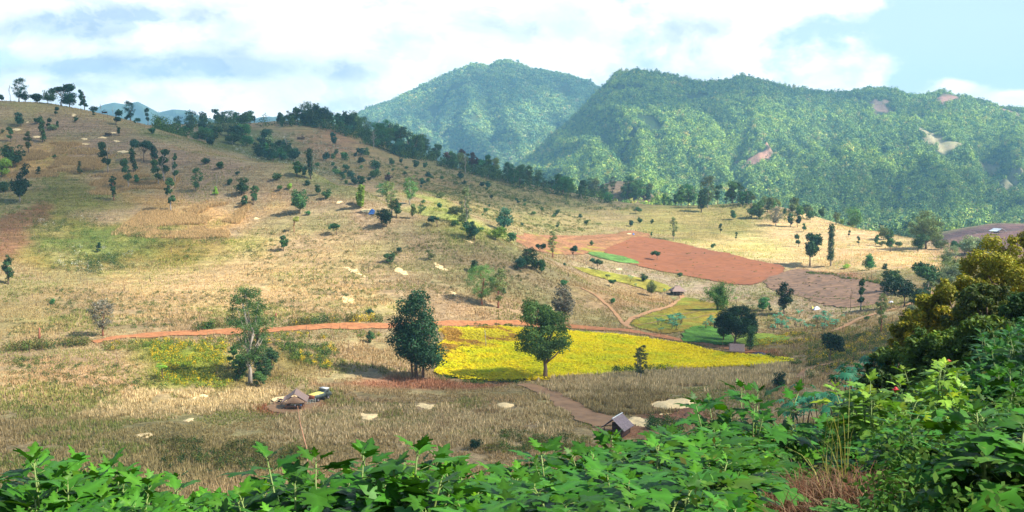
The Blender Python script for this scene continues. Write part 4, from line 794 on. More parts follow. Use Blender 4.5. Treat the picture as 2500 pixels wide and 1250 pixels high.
# --- valley floor and right slope
for a in [('umbrella', 1319, 620, 27, 24, 't', 'small umbrella tree on the brown and yellow strip'), ('feather', 1350, 629, 66, 22, 'o', 'tall knobbly thin tree on the brown and yellow strip', 'x'), ('umbrella', 1400, 635, 36, 27, 't', 'dark small tree at the right end of the yellow strip'), ('dense', 1445, 601, 15, 10, 'b', 'tiny tree on the brown strip'),
          ('umbrella', 1606, 637, 26, 21, 'd', 'lone small tree on the red ploughed field'), ('umbrella', 1460, 661, 28, 24, 'd', 'small dark tree below the green strip, right of a pair'), ('umbrella', 1449, 652, 22, 18, 't', 'small tree below the green strip, left of a pair'), ('dense', 1574, 690, 23, 18, 'd', 'small round tree on the olive strip edge'),
          ('dense', 1592, 726, 40, 26, 'o', 'rounded olive tree left of the thatched hut', 'w'), ('umbrella', 1496, 701, 20, 20, 'b', 'short palm like tree below the olive strip'), ('umbrella', 1485, 685, 16, 12, 'p', 'pale young tree left of the short palm like tree'), ('low', 1662, 676, 12, 15, 'b', 'green bush at the lower edge of the red field'), ('low', 1496, 742, 14, 15, 'b', 'round bush in the dry triangle between the paths'),
          ('feather', 1645, 586, 55, 19, 'o', 'thin tree with pale stem above the red field', 'w'), ('dense', 1792, 536, 23, 16, 'b', 'small round tree high on the right slope'), ('dense', 1541, 553, 15, 14, 't', 'little bush at the head of the valley, darkest'), ('dense', 1563, 545, 16, 12, 'b', 'bright little tree at the head of the valley'), ('low', 1592, 547, 14, 9, 'd', 'slim bush right of the bright little valley head tree'),
          ('umbrella', 1552, 523, 16, 20, 'd', 'small dark tree at the top of the valley head'), ('dense', 1590, 577, 12, 7, 'd', 'tiny tree above the corner of the red field'), ('low', 1743, 606, 15, 11, 'd', 'small bush above the red field edge'), ('stack', 1760, 569, 23, 9, 'd', 'slim small tree on the olive slope, left one'), ('stack', 1798, 587, 20, 8, 'd', 'slim small tree on the olive slope, right one'),
          ('stack', 1952, 603, 30, 15, 'd', 'slim tree left of the large rounded tree on the sunlit slope'), ('big_dark', 1981, 650, 88, 48, 'd', 'large rounded tree with pale top on the sunlit slope'), ('column', 2032, 650, 101, 17, 'd', 'tall leafy column tree on the sunlit slope', 'w'), ('stack', 2073, 579, 16, 8, 'd', 'tiny tree right of the tall column tree, upper left'), ('stack', 2099, 599, 22, 9, 'd', 'tiny tree right of the tall column tree, lower right'),
          ('dense', 2177, 615, 60, 23, 'd', 'narrow dark tree on clear trunk at the right end of the sunlit slope'), ('dense', 2160, 585, 34, 34, 'o', 'round tree behind the narrow dark tree'), ('cone', 2140, 599, 25, 17, 'd', 'pointed bush left of the narrow dark tree'), ('low', 2155, 602, 15, 16, 'o', 'olive bush at the left foot of the narrow dark tree'), ('low', 2198, 602, 15, 16, 'd', 'bush at the right foot of the narrow dark tree'),
          ('dense', 2245, 615, 50, 34, 'd', 'dark tree in front of the big pale tree'), ('dense', 2264, 608, 92, 78, 'o', 'big pale olive tree at the right end of the ridge'), ('cone', 2126, 660, 39, 37, 'b', 'bright green cone shaped tree low on the sunlit slope'), ('dense', 2165, 662, 18, 15, 'd', 'small bush with sharp shadow right of the cone shaped tree'), ('low', 2073, 655, 11, 20, 'l', 'low light bush left of the cone shaped tree'),
          ('umbrella', 2338, 630, 42, 33, 'b', 'green tree at the far right end of the slope', 'n'), ('low', 2302, 610, 27, 40, 'o', 'olive bushes between the pale tree and the far right tree'), ('dense', 1834, 489, 34, 27, 'o', 'olive tree on the ridge, first left of the sunlit crest'), ('dense', 1836, 534, 44, 34, 'm', 'bushy tree below the ridge, leftmost of the sunny grove'), ('dense', 1854, 534, 36, 25, 'o', 'second tree of the sunny grove'),
          ('dense', 1874, 518, 36, 25, 'o', 'third tree of the sunny grove, higher up'), ('feather', 1895, 551, 42, 32, 'g', 'greyish thin tree at the low end of the sunny grove', 'w'), ('dense', 1914, 525, 17, 11, 'd', 'little dark egg shaped tree on the sunlit crest'), ('dense', 1937, 500, 36, 23, 'o', 'olive tree on the sunlit crest, left of two'), ('dense', 1966, 497, 28, 25, 'd', 'round dark tree on the sunlit crest, right of two'),
          ('dense', 1935, 519, 22, 18, 'o', 'small tree under the left crest tree'), ('dense', 1931, 555, 36, 19, 'd', 'dark slim tree on the sunlit slope, left of a pair'), ('dense', 1948, 555, 34, 13, 'k', 'dark slim tree on the sunlit slope, right of a pair'), ('low', 1979, 536, 25, 25, 'd', 'round bush tree on the sunlit crest'), ('dense', 2007, 529, 30, 18, 'd', 'small dark tree on the crest left of the golden bush'),
          ('dense', 2042, 548, 36, 20, 'o', 'olive tree at the golden patch on the crest'), ('low', 2057, 548, 15, 15, 'l', 'lime bush at the golden patch on the crest'), ('dense', 2091, 548, 54, 38, 'm', 'airy tall tree on the crest right of the lime bush', 'w'), ('low', 1963, 565, 20, 12, 'd', 'small bush between the pair and the large rounded tree'),
          ('dense', 1921, 769, 78, 38, 'k', 'dark upright tree beside the teal plants'), ('dense', 1868, 762, 36, 34, 'b', 'small round tree right of the big dark spreading tree'), ('low', 1887, 762, 16, 10, 'd', 'tiny bush between the round tree and the dark upright tree'), ('stack', 2109, 761, 78, 24, 'd', 'thin tree with tufted top on the burnt field edge', 'w'),
          ('bare', 2084, 760, 58, 10, 'd', 'leaning bare pole tree on the burnt field edge'), ('feather', 2160, 816, 98, 27, 'o', 'thin olive tree by the track at right', 'x'), ('spread', 2216, 750, 70, 84, 'k', 'dark spreading tree over the track, nearest of three'), ('dense', 2195, 712, 60, 50, 'd', 'dark round tree behind the nearest spreading tree'), ('spread', 2274, 712, 72, 70, 'd', 'greyish spreading tree with pale twigs, right of three', 'w'), ('low', 2255, 745, 40, 40, 'd', 'dark bush at the right foot of the spreading trees'),
          ('low', 2124, 787, 14, 13, 'd', 'tiny leaning bush beside the track'), ('spread', 2037, 890, 80, 56, 'k', 'flat crowned dark tree alone below the teal plants'), ('dense', 1157, 1112, 32, 32, 'k', 'round dark bush just above the foreground leaves'), ('dense', 1911, 957, 44, 36, 'k', 'dark bush behind the right foreground shrubs'),
          ('feather', 240, 824, 96, 52, 'g', 'grey green tree with orange trunk where the road ends at left', 'x'), ('dense', 12, 697, 75, 28, 'd', 'dark narrow tree cut by the left frame edge'), ('cone', 235, 618, 26, 13, 'k', 'dark little cone tree in the flowering scrub'), ('low', 113, 748, 16, 15, 'b', 'tiny green bush on the left lower slope'),
          ('dense', 42, 409, 62, 52, 'd', 'big round tree at the left edge above the white trunked one'), ('dense', 50, 495, 96, 46, 'k', 'big oval tree on a white trunk at the left edge', 'w'), ('low', 8, 432, 66, 44, 'l', 'bright yellow green bushes on the left frame edge'), ('low', 16, 470, 32, 34, 'd', 'dark bush left of the white trunked oval tree'),
          ('low', 900, 842, 34, 22, 'd', 'dark bush on the bank below the road'), ('feather', 1727, 508, 76, 38, 'o', 'tallest tree of the ridge, olive and airy', 'w'), ('dense', 1712, 518, 60, 36, 'd', 'dark tree in front of the tallest ridge tree'), ('dense', 822, 359, 36, 17, 't', 'narrow dark tree on the far slope below the ridge line'),
          ('dense', 636, 384, 42, 36, 't', 'round tree in the shrubby fold, left'), ('feather', 670, 394, 44, 24, 't', 'thin tree in the shrubby fold, beside a bare stem'), ('bare', 700, 384, 62, 18, 'd', 'pale leafless tree standing in the shrubby fold', 'w'), ('dense', 720, 394, 34, 20, 't', 'dark tree right of the pale leafless tree'), ('column', 760, 437, 74, 15, 't', 'dark column tree at the fold behind the hill crest'),
          ('dense', 726, 432, 42, 24, 'b', 'green tree left of the dark column tree'), ('dense', 745, 434, 34, 15, 't', 'small dark tree touching the column tree'), ('dense', 795, 393, 25, 21, 't', 'small dark tree on the far slope, left one'), ('dense', 869, 452, 26, 21, 't', 'small dark tree on the far slope above the V shaped tree'), ('dense', 898, 383, 22, 18, 'm', 'round tree at the top of the far slope'),
          ('dense', 958, 404, 17, 15, 'b', 'small round tree on the far slope, first of a row'), ('dense', 981, 400, 17, 9, 'd', 'small narrow tree on the far slope, second of a row'), ('dense', 1014, 413, 29, 15, 'd', 'tall narrow tree on the far slope, third of a row'), ('dense', 1038, 411, 19, 13, 'd', 'small dark tree on the far slope, last of a row'), ('dense', 1126, 439, 23, 15, 't', 'small tree below the reddish ridge trees'),
          ('bare', 1136, 425, 52, 14, 'd', 'bare stem among the ridge trees', 'w'), ('bare', 1031, 378, 40, 26, 'd', 'grey leafless tree before the ridge forest, right one', 'w'), ('bare', 914, 366, 48, 30, 'd', 'grey leafless tree before the ridge forest, left one', 'w'), ('dense', 1192, 460, 20, 13, 't', 'small dark tree on the far slope right of centre'), ('dense', 1075, 509, 18, 13, 'b', 'small tree at the top of the lime green strip')]: T(*a)
# --- the landmark trees
T('big_twin', 1022, 931, 220, 158, 'k', 'big ragged dark green tree left of the yellow field', 'n', turn=0.0)
T('big_round', 1332, 931, 203, 138, 'q', 'lone full crowned tree standing in the yellow field', 'n', turn=0.0)
T('feather', 600, 943, 240, 116, 'm', 'tall open tree with forked pale trunk left of the farm hut', 'w', turn=0.3)
T('feather', 622, 925, 150, 60, 'm', 'slimmer tree directly behind the tall forked tree', 'n')
T('big_dark', 1802, 850, 112, 106, 'k', 'very dark spreading tree over the lean-to', 'n', turn=0.0, lod=2)
T('column', 1838, 862, 62, 20, 'd', 'thin leafy stem at the right foot of the very dark tree')
T('dense', 1772, 836, 66, 52, 'd', 'lower leafy tree under the left side of the very dark tree')
T('low', 1790, 800, 34, 44, 'm', 'green shrub between the bamboo and the very dark tree')
T('feather', 1570, 938, 92, 28, 'o', 'slender twin stemmed tree at the near edge of the yellow field', 'w', lod=1)
T('feather', 1560, 934, 78, 22, 'o', 'shorter stem beside the slender twin stemmed tree', 'w')
for i, (a, b, h, w_) in enumerate([(575, 935, 64, 40), (640, 930, 56, 44), (560, 905, 60, 34), (655, 900, 50, 36), (625, 950, 40, 34)]): T('low', a, b, h, w_, 'd' if i % 2 else 'm', 'dark undergrowth shrub at the foot of the tall forked tree', group='shrubs round the tall forked tree')

# --- trees that stand in masses: each is an object, only the kind and the place are common to the group
def grove(n, poly, hr, wr, kinds, tints, label, group, seed, tm='nw', name=None, top=False):
    r = np.random.default_rng(seed); random.seed(seed); poly = np.array(poly, float); k = 0; pts = []
    while len(pts) < n and k < 20000:
        k += 1; x = poly[:, 0].min() + np.ptp(poly[:, 0]) * r.random(); y = poly[:, 1].min() + np.ptp(poly[:, 1]) * r.random()
        if inside(poly, np.array([x]), np.array([y]))[0]: pts.append((x, y))
    pts.sort(); ORD = ['first', 'second', 'third', 'fourth', 'fifth', 'sixth', 'seventh', 'eighth', 'ninth', 'tenth', 'eleventh', 'twelfth', 'thirteenth', 'fourteenth', 'fifteenth', 'sixteenth', 'seventeenth', 'eighteenth', 'nineteenth', 'twentieth']; base = label
    for i_, (x, y) in enumerate(pts):
        if n <= 20: label = ORD[i_] + ' from left, ' + base
        h = hr[0] + (hr[1] - hr[0]) * r.random(); w_ = h * (wr[0] + (wr[1] - wr[0]) * r.random())
        tree(random.choice(kinds), x, y, h, w_, random.choice(tints), label, random.choice(tm), name=name, group=group)
grove(15, [(385, 300), (470, 302), (620, 300), (620, 308), (480, 310), (385, 312)], (18, 38), (.6, 1.0), ['dense', 'dense', 'feather'], 'tttd', 'tree of the skyline row above the shrubby fold', 'skyline trees above the shrubby fold', 101)
grove(17, [(600, 298), (760, 296), (760, 306), (600, 306)], (16, 36), (.5, .8), ['dense', 'feather', 'stack'], 'tttd', 'tree of the thin skyline row amid the far ridge', 'thin middle skyline trees', 102)
grove(24, [(745, 298), (800, 300), (860, 305), (900, 325), (905, 350), (860, 335), (800, 315), (745, 308)], (16, 50), (.5, 1.0), ['dense', 'dense', 'feather'], 'ttbdm', 'tree of the dense dark wood at the left of the far ridge', 'dense dark wood on the far ridge', 103)
grove(26, [(890, 330), (960, 345), (1010, 365), (1060, 385), (1060, 395), (1000, 388), (940, 372), (890, 362)], (18, 56), (.45, .9), ['dense', 'feather'], 'tbdm', 'tree of the tall wood sloping down the far ridge', 'tall sloping ridge wood', 104)
grove(24, [(1060, 388), (1150, 400), (1260, 430), (1260, 450), (1150, 425), (1060, 400)], (16, 52), (.35, .8), ['dense', 'feather', 'stack'], 'tbdmor', 'tree of the mixed ridge wood before the blue slope', 'mixed ridge wood', 105)
grove(32, [(1250, 428), (1360, 450), (1480, 480), (1490, 500), (1380, 482), (1250, 455)], (15, 50), (.35, .8), ['dense', 'feather', 'stack', 'feather'], 'bdmmo', 'tree of the ridge wood below the shaded mountain flank', 'ridge wood below the shaded flank', 106)
grove(38, [(1480, 480), (1600, 478), (1720, 486), (1830, 495), (1830, 508), (1700, 500), (1600, 492), (1480, 497)], (18, 54), (.3, .75), ['dense', 'feather', 'stack', 'feather'], 'bdmmo', 'tree of the level ridge row before the sunny mountain', 'level ridge row', 107)
grove(14, [(1830, 480), (1900, 500), (2000, 525), (2100, 550), (2090, 556), (1960, 530), (1850, 510)], (14, 28), (.5, .9), ['dense', 'low'], 'mooy', 'small tree scattered along the sunlit crest', 'small trees along the sunlit crest', 108)
grove(34, [(400, 318), (520, 315), (620, 335), (700, 360), (740, 410), (690, 400), (600, 380), (480, 350)], (18, 36), (.8, 1.3), ['low', 'dense'], 'tbdtp', 'bush of the shrubby fold behind the mown slope', 'bushes in the shrubby fold', 109)
grove(26, [(760, 380), (880, 370), (930, 420), (900, 450), (850, 455), (780, 430)], (9, 24), (.8, 1.2), ['low', 'dense'], 'tbdm', 'bush on the upper gully slope behind the crest', 'bushes on the upper gully slope', 110)
grove(36, [(900, 400), (1060, 420), (1230, 470), (1400, 520), (1480, 560), (1300, 560), (1150, 520), (1000, 460)], (6, 14), (.8, 1.3), ['low'], 'tbdm', 'small scattered bush on the grassy far slope', 'small bushes on the far slope', 111)
grove(8, [(1040, 490), (1080, 480), (1180, 555), (1230, 590), (1180, 585), (1090, 545)], (10, 24), (1, 1.8), ['low'], 'lmo', 'bright bush of the lime green gully strip', 'lime green gully bushes', 112)
grove(14, [(2320, 628), (2400, 600), (2420, 640), (2370, 690), (2310, 720), (2300, 680)], (26, 50), (.8, 1.3), ['low', 'feather', 'dense'], 'oppo', 'pale bushy tree on the spur behind the yellow leaved tree', 'pale bushy trees on the right spur', 113)
grove(10, [(2260, 700), (2300, 690), (2290, 740), (2230, 790), (2190, 800)], (16, 34), (.8, 1.4), ['low'], 'odp', 'bush along the track under the right spur', 'bushes along the right track', 114)
# ------------------------------------------------------------------ scrub, weeds and hedges
def undergrowth(name, pxs, n, size, h, rgbs, label, cat, seed, kind='stuff', leafs=26, leaf=.13, sm=0, clump=5.0):
    p = wpoly(pxs, sm=sm); r = np.random.default_rng(seed); x = p[:, 0].min() + np.ptp(p[:, 0]) * r.random(n * 6); y = p[:, 1].min() + np.ptp(p[:, 1]) * r.random(n * 6)
    k = inside(p, x, y) & (fbm(x / clump, y / clump, seed, 3) > -0.15); x, y = x[k][:n], y[k][:n]; n = len(x); z = ground(x, y); s = size * (.5 + .9 * r.random(n)); hh = h * (.5 + .9 * r.random(n))
    v, f, c = leaf_cards(np.stack([x, y, z + hh * .45], 1), np.stack([s, s, hh * .6], 1), n * leafs, leaf, seed, .35, 1, .3, .0, .5)
    pal = np.array(rgbs)[r.integers(0, len(rgbs), n)]; d = ((v.reshape(-1, 4, 3)[:, 0, :2]));
    # leaves keep the colour of a palette entry picked by place, so that clumps differ
    q = (vnoise(d[:, 0] / (size * 1.6), d[:, 1] / (size * 1.6), seed) * 0.999 * len(rgbs)).astype(int); col = np.repeat(np.array(rgbs)[q], 4, 0) * c
    me = mesh_np(name, v, f, M['grass'], col); o = link(name, me)
    return tag(o, label, cat, kind=kind)
G1, G2, G3, OL, YL, WH, YG = (.045, .10, .025), (.085, .15, .03), (.15, .22, .035), (.16, .15, .04), (.62, .45, .02), (.55, .56, .48), (.28, .36, .03)
undergrowth('scrub', [(130, 540), (330, 535), (430, 560), (560, 590), (640, 600), (640, 630), (420, 640), (320, 665), (120, 665), (60, 600)], 900, 1.0, .9, [OL, G2, OL, G1], 'olive scrub and weeds over the shoulder of the left hill', 'scrub', 201)
undergrowth('scrub', [(170, 600), (330, 610), (330, 668), (200, 672), (130, 650)], 130, .9, .8, [WH, G1, G2, WH], 'white flowering scrub around a dark green clump on the left hill', 'scrub', 202)
undergrowth('scrub', [(200, 630), (285, 625), (300, 660), (220, 670)], 50, 1.3, 2.2, [G1, G1, (.02, .07, .02)], 'dark green shrub clump inside the white flowering scrub', 'scrub', 203, leafs=60)
undergrowth('scrub', [(320, 560), (390, 555), (410, 600), (380, 615), (315, 605)], 90, 1.4, 1.6, [OL, G2], 'olive rounded brush left of the golden grass patch', 'scrub', 204, leafs=40)
undergrowth('scrub', [(90, 520), (210, 515), (270, 540), (200, 555), (80, 590), (60, 570)], 160, 1.0, 1.1, [G2, G1, OL, WH], 'green brush along the red soil patch at left', 'scrub', 205)
undergrowth('scrub', [(0, 360), (30, 350), (60, 430), (120, 440), (200, 440), (60, 560), (0, 500)], 300, .8, .8, [G3, G2, OL], 'green weeds on the leftmost upper slope', 'scrub', 206)
undergrowth('scrub', [(355, 845), (545, 838), (560, 940), (520, 958), (400, 955), (365, 930)], 620, .75, .9, [YG, G3, YL, G3, YG], 'bright yellow flowering green weeds on the bank below the road', 'scrub', 207, leafs=34)
undergrowth('scrub', [(660, 845), (810, 848), (830, 895), (790, 912), (700, 885)], 330, .8, 1.0, [G2, G3, G1, G2, YL], 'green weeds with few flowers on the bank right of the tall forked tree', 'scrub', 208, leafs=34)
undergrowth('scrub', [(240, 842), (930, 815), (930, 832), (600, 850), (240, 865)], 420, .6, .7, [G2, G3, OL, YL], 'green fringe along the lower edge of the road', 'scrub', 209)
undergrowth('scrub', [(0, 880), (340, 880), (400, 960), (250, 1000), (0, 1020)], 420, .6, .6, [G2, OL, G1], 'scattered green weeds on the pink left bank', 'scrub', 210)
undergrowth('scrub', [(640, 330), (800, 320), (900, 400), (860, 440), (700, 400), (560, 350)], 850, 1.5, 1.4, [G1, OL, WH, G2], 'mixed brush on the far slope behind the crest', 'scrub', 211, leaf=.2)
undergrowth('scrub', [(900, 380), (1200, 450), (1480, 550), (1400, 570), (1200, 540), (1000, 460)], 1500, 1.0, .8, [OL, G2, OL], 'sparse brush on the grassy far slope', 'scrub', 212, leaf=.2)
undergrowth('scrub', [(1050, 490), (1090, 500), (1160, 550), (1240, 580), (1235, 598), (1150, 570), (1070, 540)], 240, 1.0, .8, [G3, OL], 'lime green weeds along the gully', 'scrub', 213, leaf=.2)
undergrowth('scrub', [(0, 700), (900, 700), (930, 790), (240, 810), (0, 830)], 1000, .6, .6, [G2, OL, G1], 'small green weeds scattered on the lower left slope', 'scrub', 214, clump=9)
undergrowth('scrub', [(600, 560), (1250, 620), (1350, 740), (900, 740), (600, 680)], 800, .6, .6, [G2, OL, G1], 'small green weeds scattered on the middle slope', 'scrub', 215, clump=9)
undergrowth('scrub', [(350, 1085), (600, 1095), (760, 1120), (700, 1170), (380, 1165)], 560, .7, .8, [G2, OL, OL, G1], 'dark green flowering brush at the foot of the valley behind the leaves', 'scrub', 216, leafs=34)
undergrowth('scrub', [(1180, 1060), (1350, 1070), (1450, 1085), (1400, 1120), (1180, 1120)], 240, .7, .7, [OL, G2, OL], 'olive brush on the valley edge behind the central leaves', 'scrub', 217, leafs=34)
undergrowth('scrub', [(1590, 1035), (1650, 1050), (1690, 1060), (1640, 1075), (1590, 1065)], 90, .7, 1.4, [G1, G2], 'dark weeds in front of the maize drying floor', 'scrub', 218, leafs=40)
undergrowth('scrub', [(1060, 915), (1200, 936), (1300, 936), (1480, 925), (1480, 934), (1300, 944), (1180, 946), (1060, 936)], 260, .45, .5, [G1, G2, G3], 'green grass fringe along the near edge of the yellow field', 'scrub', 219)
undergrowth('scrub', [(1500, 912), (1640, 905), (1640, 914), (1500, 922)], 110, .5, 1.3, [G1, G2], 'taller green weeds around the slender twin stemmed tree', 'scrub', 220)
undergrowth('scrub', [(1880, 872), (1960, 888), (1970, 905), (1920, 895)], 90, .6, .8, [G1, G2], 'green weeds around the tip of the yellow field', 'scrub', 221)
undergrowth('scrub', [(1080, 798), (1250, 795), (1250, 803), (1080, 806)], 70, .6, .5, [G2, G1, G3], 'green tufts on the far edge of the yellow field under the road', 'scrub', 222, leafs=50)
undergrowth('scrub', [(1120, 848), (1150, 845), (1200, 868), (1150, 872), (1120, 866)], 12, .7, .6, [G2, G1], 'round green tufts in the browned corner of the yellow field', 'scrub', 223, leafs=80, clump=50)
undergrowth('scrub', [(1800, 700), (2150, 735), (2180, 800), (2060, 880), (1860, 800)], 420, .6, .5, [OL, G2], 'sparse weeds on the right valley floor', 'scrub', 224)
undergrowth('scrub', [(1980, 665), (2120, 680), (2200, 690), (2180, 698), (2080, 684), (1980, 672)], 200, .5, .8, [OL, G2], 'olive weed line above the burnt field', 'scrub', 225)
undergrowth('scrub', [(1850, 830), (1950, 815), (2000, 835), (1900, 850), (1850, 858)], 200, .6, .7, [G2, YL, OL], 'flowering weeds behind the yellow field tip', 'scrub', 226)
undergrowth('scrub', [(1980, 860), (2180, 800), (2230, 780), (2230, 860), (2100, 940), (1980, 930)], 900, .8, 1.0, [OL, G2, G1, YL], 'rough brush on the slope below the yellow leaved tree', 'scrub', 227, leafs=30)
def hedge(pxs, w_, h, rgbs, label, seed, n):
    q = np.array([P(*p)[:2] for p in pxs]); c = spline(q, 10); r = np.random.default_rng(seed); i = r.integers(0, len(c) - 1, n); t = r.random(n)[:, None]
    b = c[i] * (1 - t) + c[i + 1] * t + r.normal(0, w_ * .3, (n, 2)); z = ground(b[:, 0], b[:, 1]); s = w_ * .45 * (.7 + .5 * r.random(n)); hh = h * (.6 + .6 * r.random(n))
    v, f, cc = leaf_cards(np.column_stack([b, z + hh * .45]), np.stack([s, s, hh * .6], 1), n * 90, .16, seed, .35, 1, .45, .25, .4)
    d = v.reshape(-1, 4, 3)[:, 0]; q_ = (vnoise(d[:, 0] / 1.3, d[:, 1] / 1.3, seed) * .999 * len(rgbs)).astype(int)
    return tag(link('hedge', mesh_np('hedge', v, f, M['grass'], np.repeat(np.array(rgbs)[q_], 4, 0) * cc)), label, 'hedge')
hedge([(472, 812), (500, 806), (540, 802), (590, 798)], 2.4, 1.9, [G1, G2, OL], 'green hedge on the upper road bank left of the tall forked tree', 301, 34)
hedge([(672, 803), (740, 795), (800, 791), (870, 789), (925, 788)], 2.6, 2.1, [G1, G2, OL, YL], 'long hedge with yellow flowers on the upper road bank', 302, 60)
hedge([(0, 862), (60, 858), (130, 852), (200, 846)], 3.2, 2.0, [G1, OL, G2], 'olive hedge at the left end of the road', 303, 60)
hedge([(1975, 668), (2060, 680), (2130, 690), (2180, 700)], 1.2, .9, [OL, G2], 'low weed hedge along the top of the burnt field', 304, 50)

undergrowth('weeds', [(1475, 612), (1560, 578), (1720, 608), (1920, 655), (1840, 697), (1680, 675)], 60, .5, .4, [G2, OL], 'sparse weeds on the red ploughed field', 'weeds', 228, leaf=.2, clump=50)
undergrowth('weeds', [(1870, 690), (1990, 664), (2170, 702), (2110, 752), (1940, 722)], 90, .5, .4, [OL, (.10, .08, .05)], 'sparse weeds on the burnt field', 'weeds', 229, leaf=.2, clump=50)
undergrowth('scrub', [(1000, 385), (1150, 415), (1260, 440), (1400, 480), (1560, 500), (1560, 512), (1400, 510), (1250, 490), (1100, 450)], 900, 1.4, 1.6, [G1, G2, OL, G3], 'green scrub apron under the far ridge trees', 'scrub', 230, leaf=.24, clump=20)
undergrowth('scrub', [(1700, 505), (1850, 500), (1980, 530), (1950, 545), (1800, 530)], 260, 1.2, 1.3, [G2, OL, G3], 'green scrub round the sunny grove on the right ridge', 'scrub', 231, leaf=.24, clump=20)
# teal cassava-like plants
def palm_leaf(r, size, lobes=7):
    vs, fs = [(0, 0, 0)], []
    for k in range(lobes):
        a = -1.9 + 3.8 * k / (lobes - 1); L = size * (1 - .25 * abs(a) / 1.9); w_ = .16 * L; c, s = math.cos(a), math.sin(a); b = len(vs)
        vs += [(c * L * .55 - s * w_, s * L * .55 + c * w_, -.04 * size), (c * L, s * L, -.22 * size), (c * L * .55 + s * w_, s * L * .55 - c * w_, -.04 * size)]; fs.append((0, b, b + 1, b + 2)[::-1])
    return np.array(vs), fs
def cassava_mesh(seed, nl=34, leaf=.34, spread=.75):
    r = random.Random(seed); vs, fs, cols = [], [], []; st = MB()
    for k in range(4):
        an = r.random() * 6.28; q = spread * .5 * r.random(); tip = Vector((q * math.cos(an), q * math.sin(an), .75 + .25 * r.random())); st.tube([(0, 0, 0), tip * .5 + Vector((0, 0, .05)), tip], [.018, .014, .008], 5)
        for j in range(nl // 4):
            v, f = palm_leaf(r, leaf * (.6 + .5 * r.random()) * .5); az_ = r.random() * 6.28; pit = -.1 + .8 * r.random()
            Mx = Matrix.Translation(tip + Vector((0, 0, -.35 * r.random() * (j / 8)))) @ Matrix.Rotation(az_, 4, 'Z') @ Matrix.Translation((.16 * (.4 + r.random()), 0, .02)) @ Matrix.Rotation(pit, 4, 'Y')
            b = len(vs); vs += [tuple(Mx @ Vector(p)) for p in v]; fs += [tuple(b + i for i in q_) for q_ in f]; t = .8 + .4 * r.random(); cols += [(t, t, t)] * len(v)
    return st.mesh('stem', M['bark']), mesh_np('foliage', vs, fs, M['broad'], np.array(cols))
CAS = [cassava_mesh(s) for s in (1, 2, 3)]
TEAL = (0.075, 0.30, 0.17)
def cassava(px, py, hpx, label, group=None, D=None, col=TEAL, i=None, wide=1.0, name='cassava_plant'):
    x, y, z = P(px, py) if D is None else ((px - 1250) / F * D, D, float(ground((px - 1250) / F * D, D)))
    h = hpx / F * y; st, fo = CAS[random.randrange(3)]; o = empty(name, (x, y, z), random.random() * 6.28); o.scale = (h * wide, h * wide, h); tag(o, label, 'plant', group)
    link('stem', st, o); f = link('foliage', fo, o); k = .8 + .4 * random.random(); f.color = (col[0] * k, col[1] * k, col[2] * k, 1); return o
random.seed(5); pr = np.random.default_rng(6)
for i in range(16): cassava(1640 + pr.normal(0, 14) + (i % 4) * 6, 806 - (i % 4) * 7 + pr.normal(0, 3), 20, 'teal leaved plant of the close clump below the winding path', 'teal clump below the winding path', wide=1.1)
for i in range(9): cassava(1742 + pr.normal(0, 16), 798 + pr.normal(0, 4), 20, 'teal leaved plant left of the very dark spreading tree', 'teal plants left of the dark tree')
for i in range(34): cassava(1880 + pr.random() * 170, 798 + pr.normal(0, 11), 20, 'teal leaved plant of the loose patch right of the dark tree', 'loose patch of teal plants', wide=1.1)
cassava(1617, 822, 20, 'single teal plant left of the close teal clump'); cassava(2067, 782, 13, 'single teal plant nearest the burnt field'); cassava(1541, 690, 17, 'pale banana like plant on the olive strip', col=(.14, .33, .2)); cassava(1554, 706, 13, 'smaller pale banana like plant on the olive strip', col=(.14, .33, .2))
cassava(1626, 720, 14, 'small teal plant left of the thatched hut'); cassava(1648, 742, 16, 'pale young plant by the winding path', col=(.3, .38, .16)); cassava(1803, 742, 16, 'small banana plant above the very dark tree', col=(.12, .3, .03)); cassava(383, 936, 42, 'bright green banana like plant on the bank under the road', col=(.22, .42, .03), wide=1.2)
for i, (px, py, h, D, wd) in enumerate([(2150, 905, 96, 42, 1.2), (2185, 880, 90, 46, 1.2), (2120, 930, 90, 38, 1.1), (2020, 990, 100, 36, 1.0), (1975, 1000, 110, 38, 1.0), (2060, 985, 90, 33, 1.3), (2100, 985, 100, 30, 1.2), (2140, 975, 70, 32, 1.2), (1960, 1020, 70, 34, 1.2), (2005, 1010, 60, 30, 1.3), (2080, 960, 110, 40, 1.0)]):
    cassava(px, py, h * 1.5, ['large teal bush second highest on the right slope', 'teal bush highest on the right slope, touching the yellow leaved tree', 'teal bush left of the two highest ones on the right slope', 'teal bush second from the left above the right foreground shrubs', 'leftmost upright teal bush by the round dark bush at right', 'teal bush in the middle of the right slope group, third row', 'widest teal bush low on the right slope beside the golden grass', 'teal bush lowest right, touching the golden grass', 'low teal bush at the left front of the right slope group', 'low teal bush in the front middle of the right slope group', 'tall teal bush at the centre back of the right slope group'][i], 'teal bushes behind the right shrubs', D=D, wide=wd * .8, col=(.04, .19, .095), name='castor_bush')
for i in range(16): cassava(300 + pr.random() * 170, 1160, 60 + pr.random() * 30, 'teal leaved plant seen over the left foreground leaves', 'teal plants behind the left leaves', D=38 + pr.random() * 14, wide=1.0, col=(.05, .24, .12))

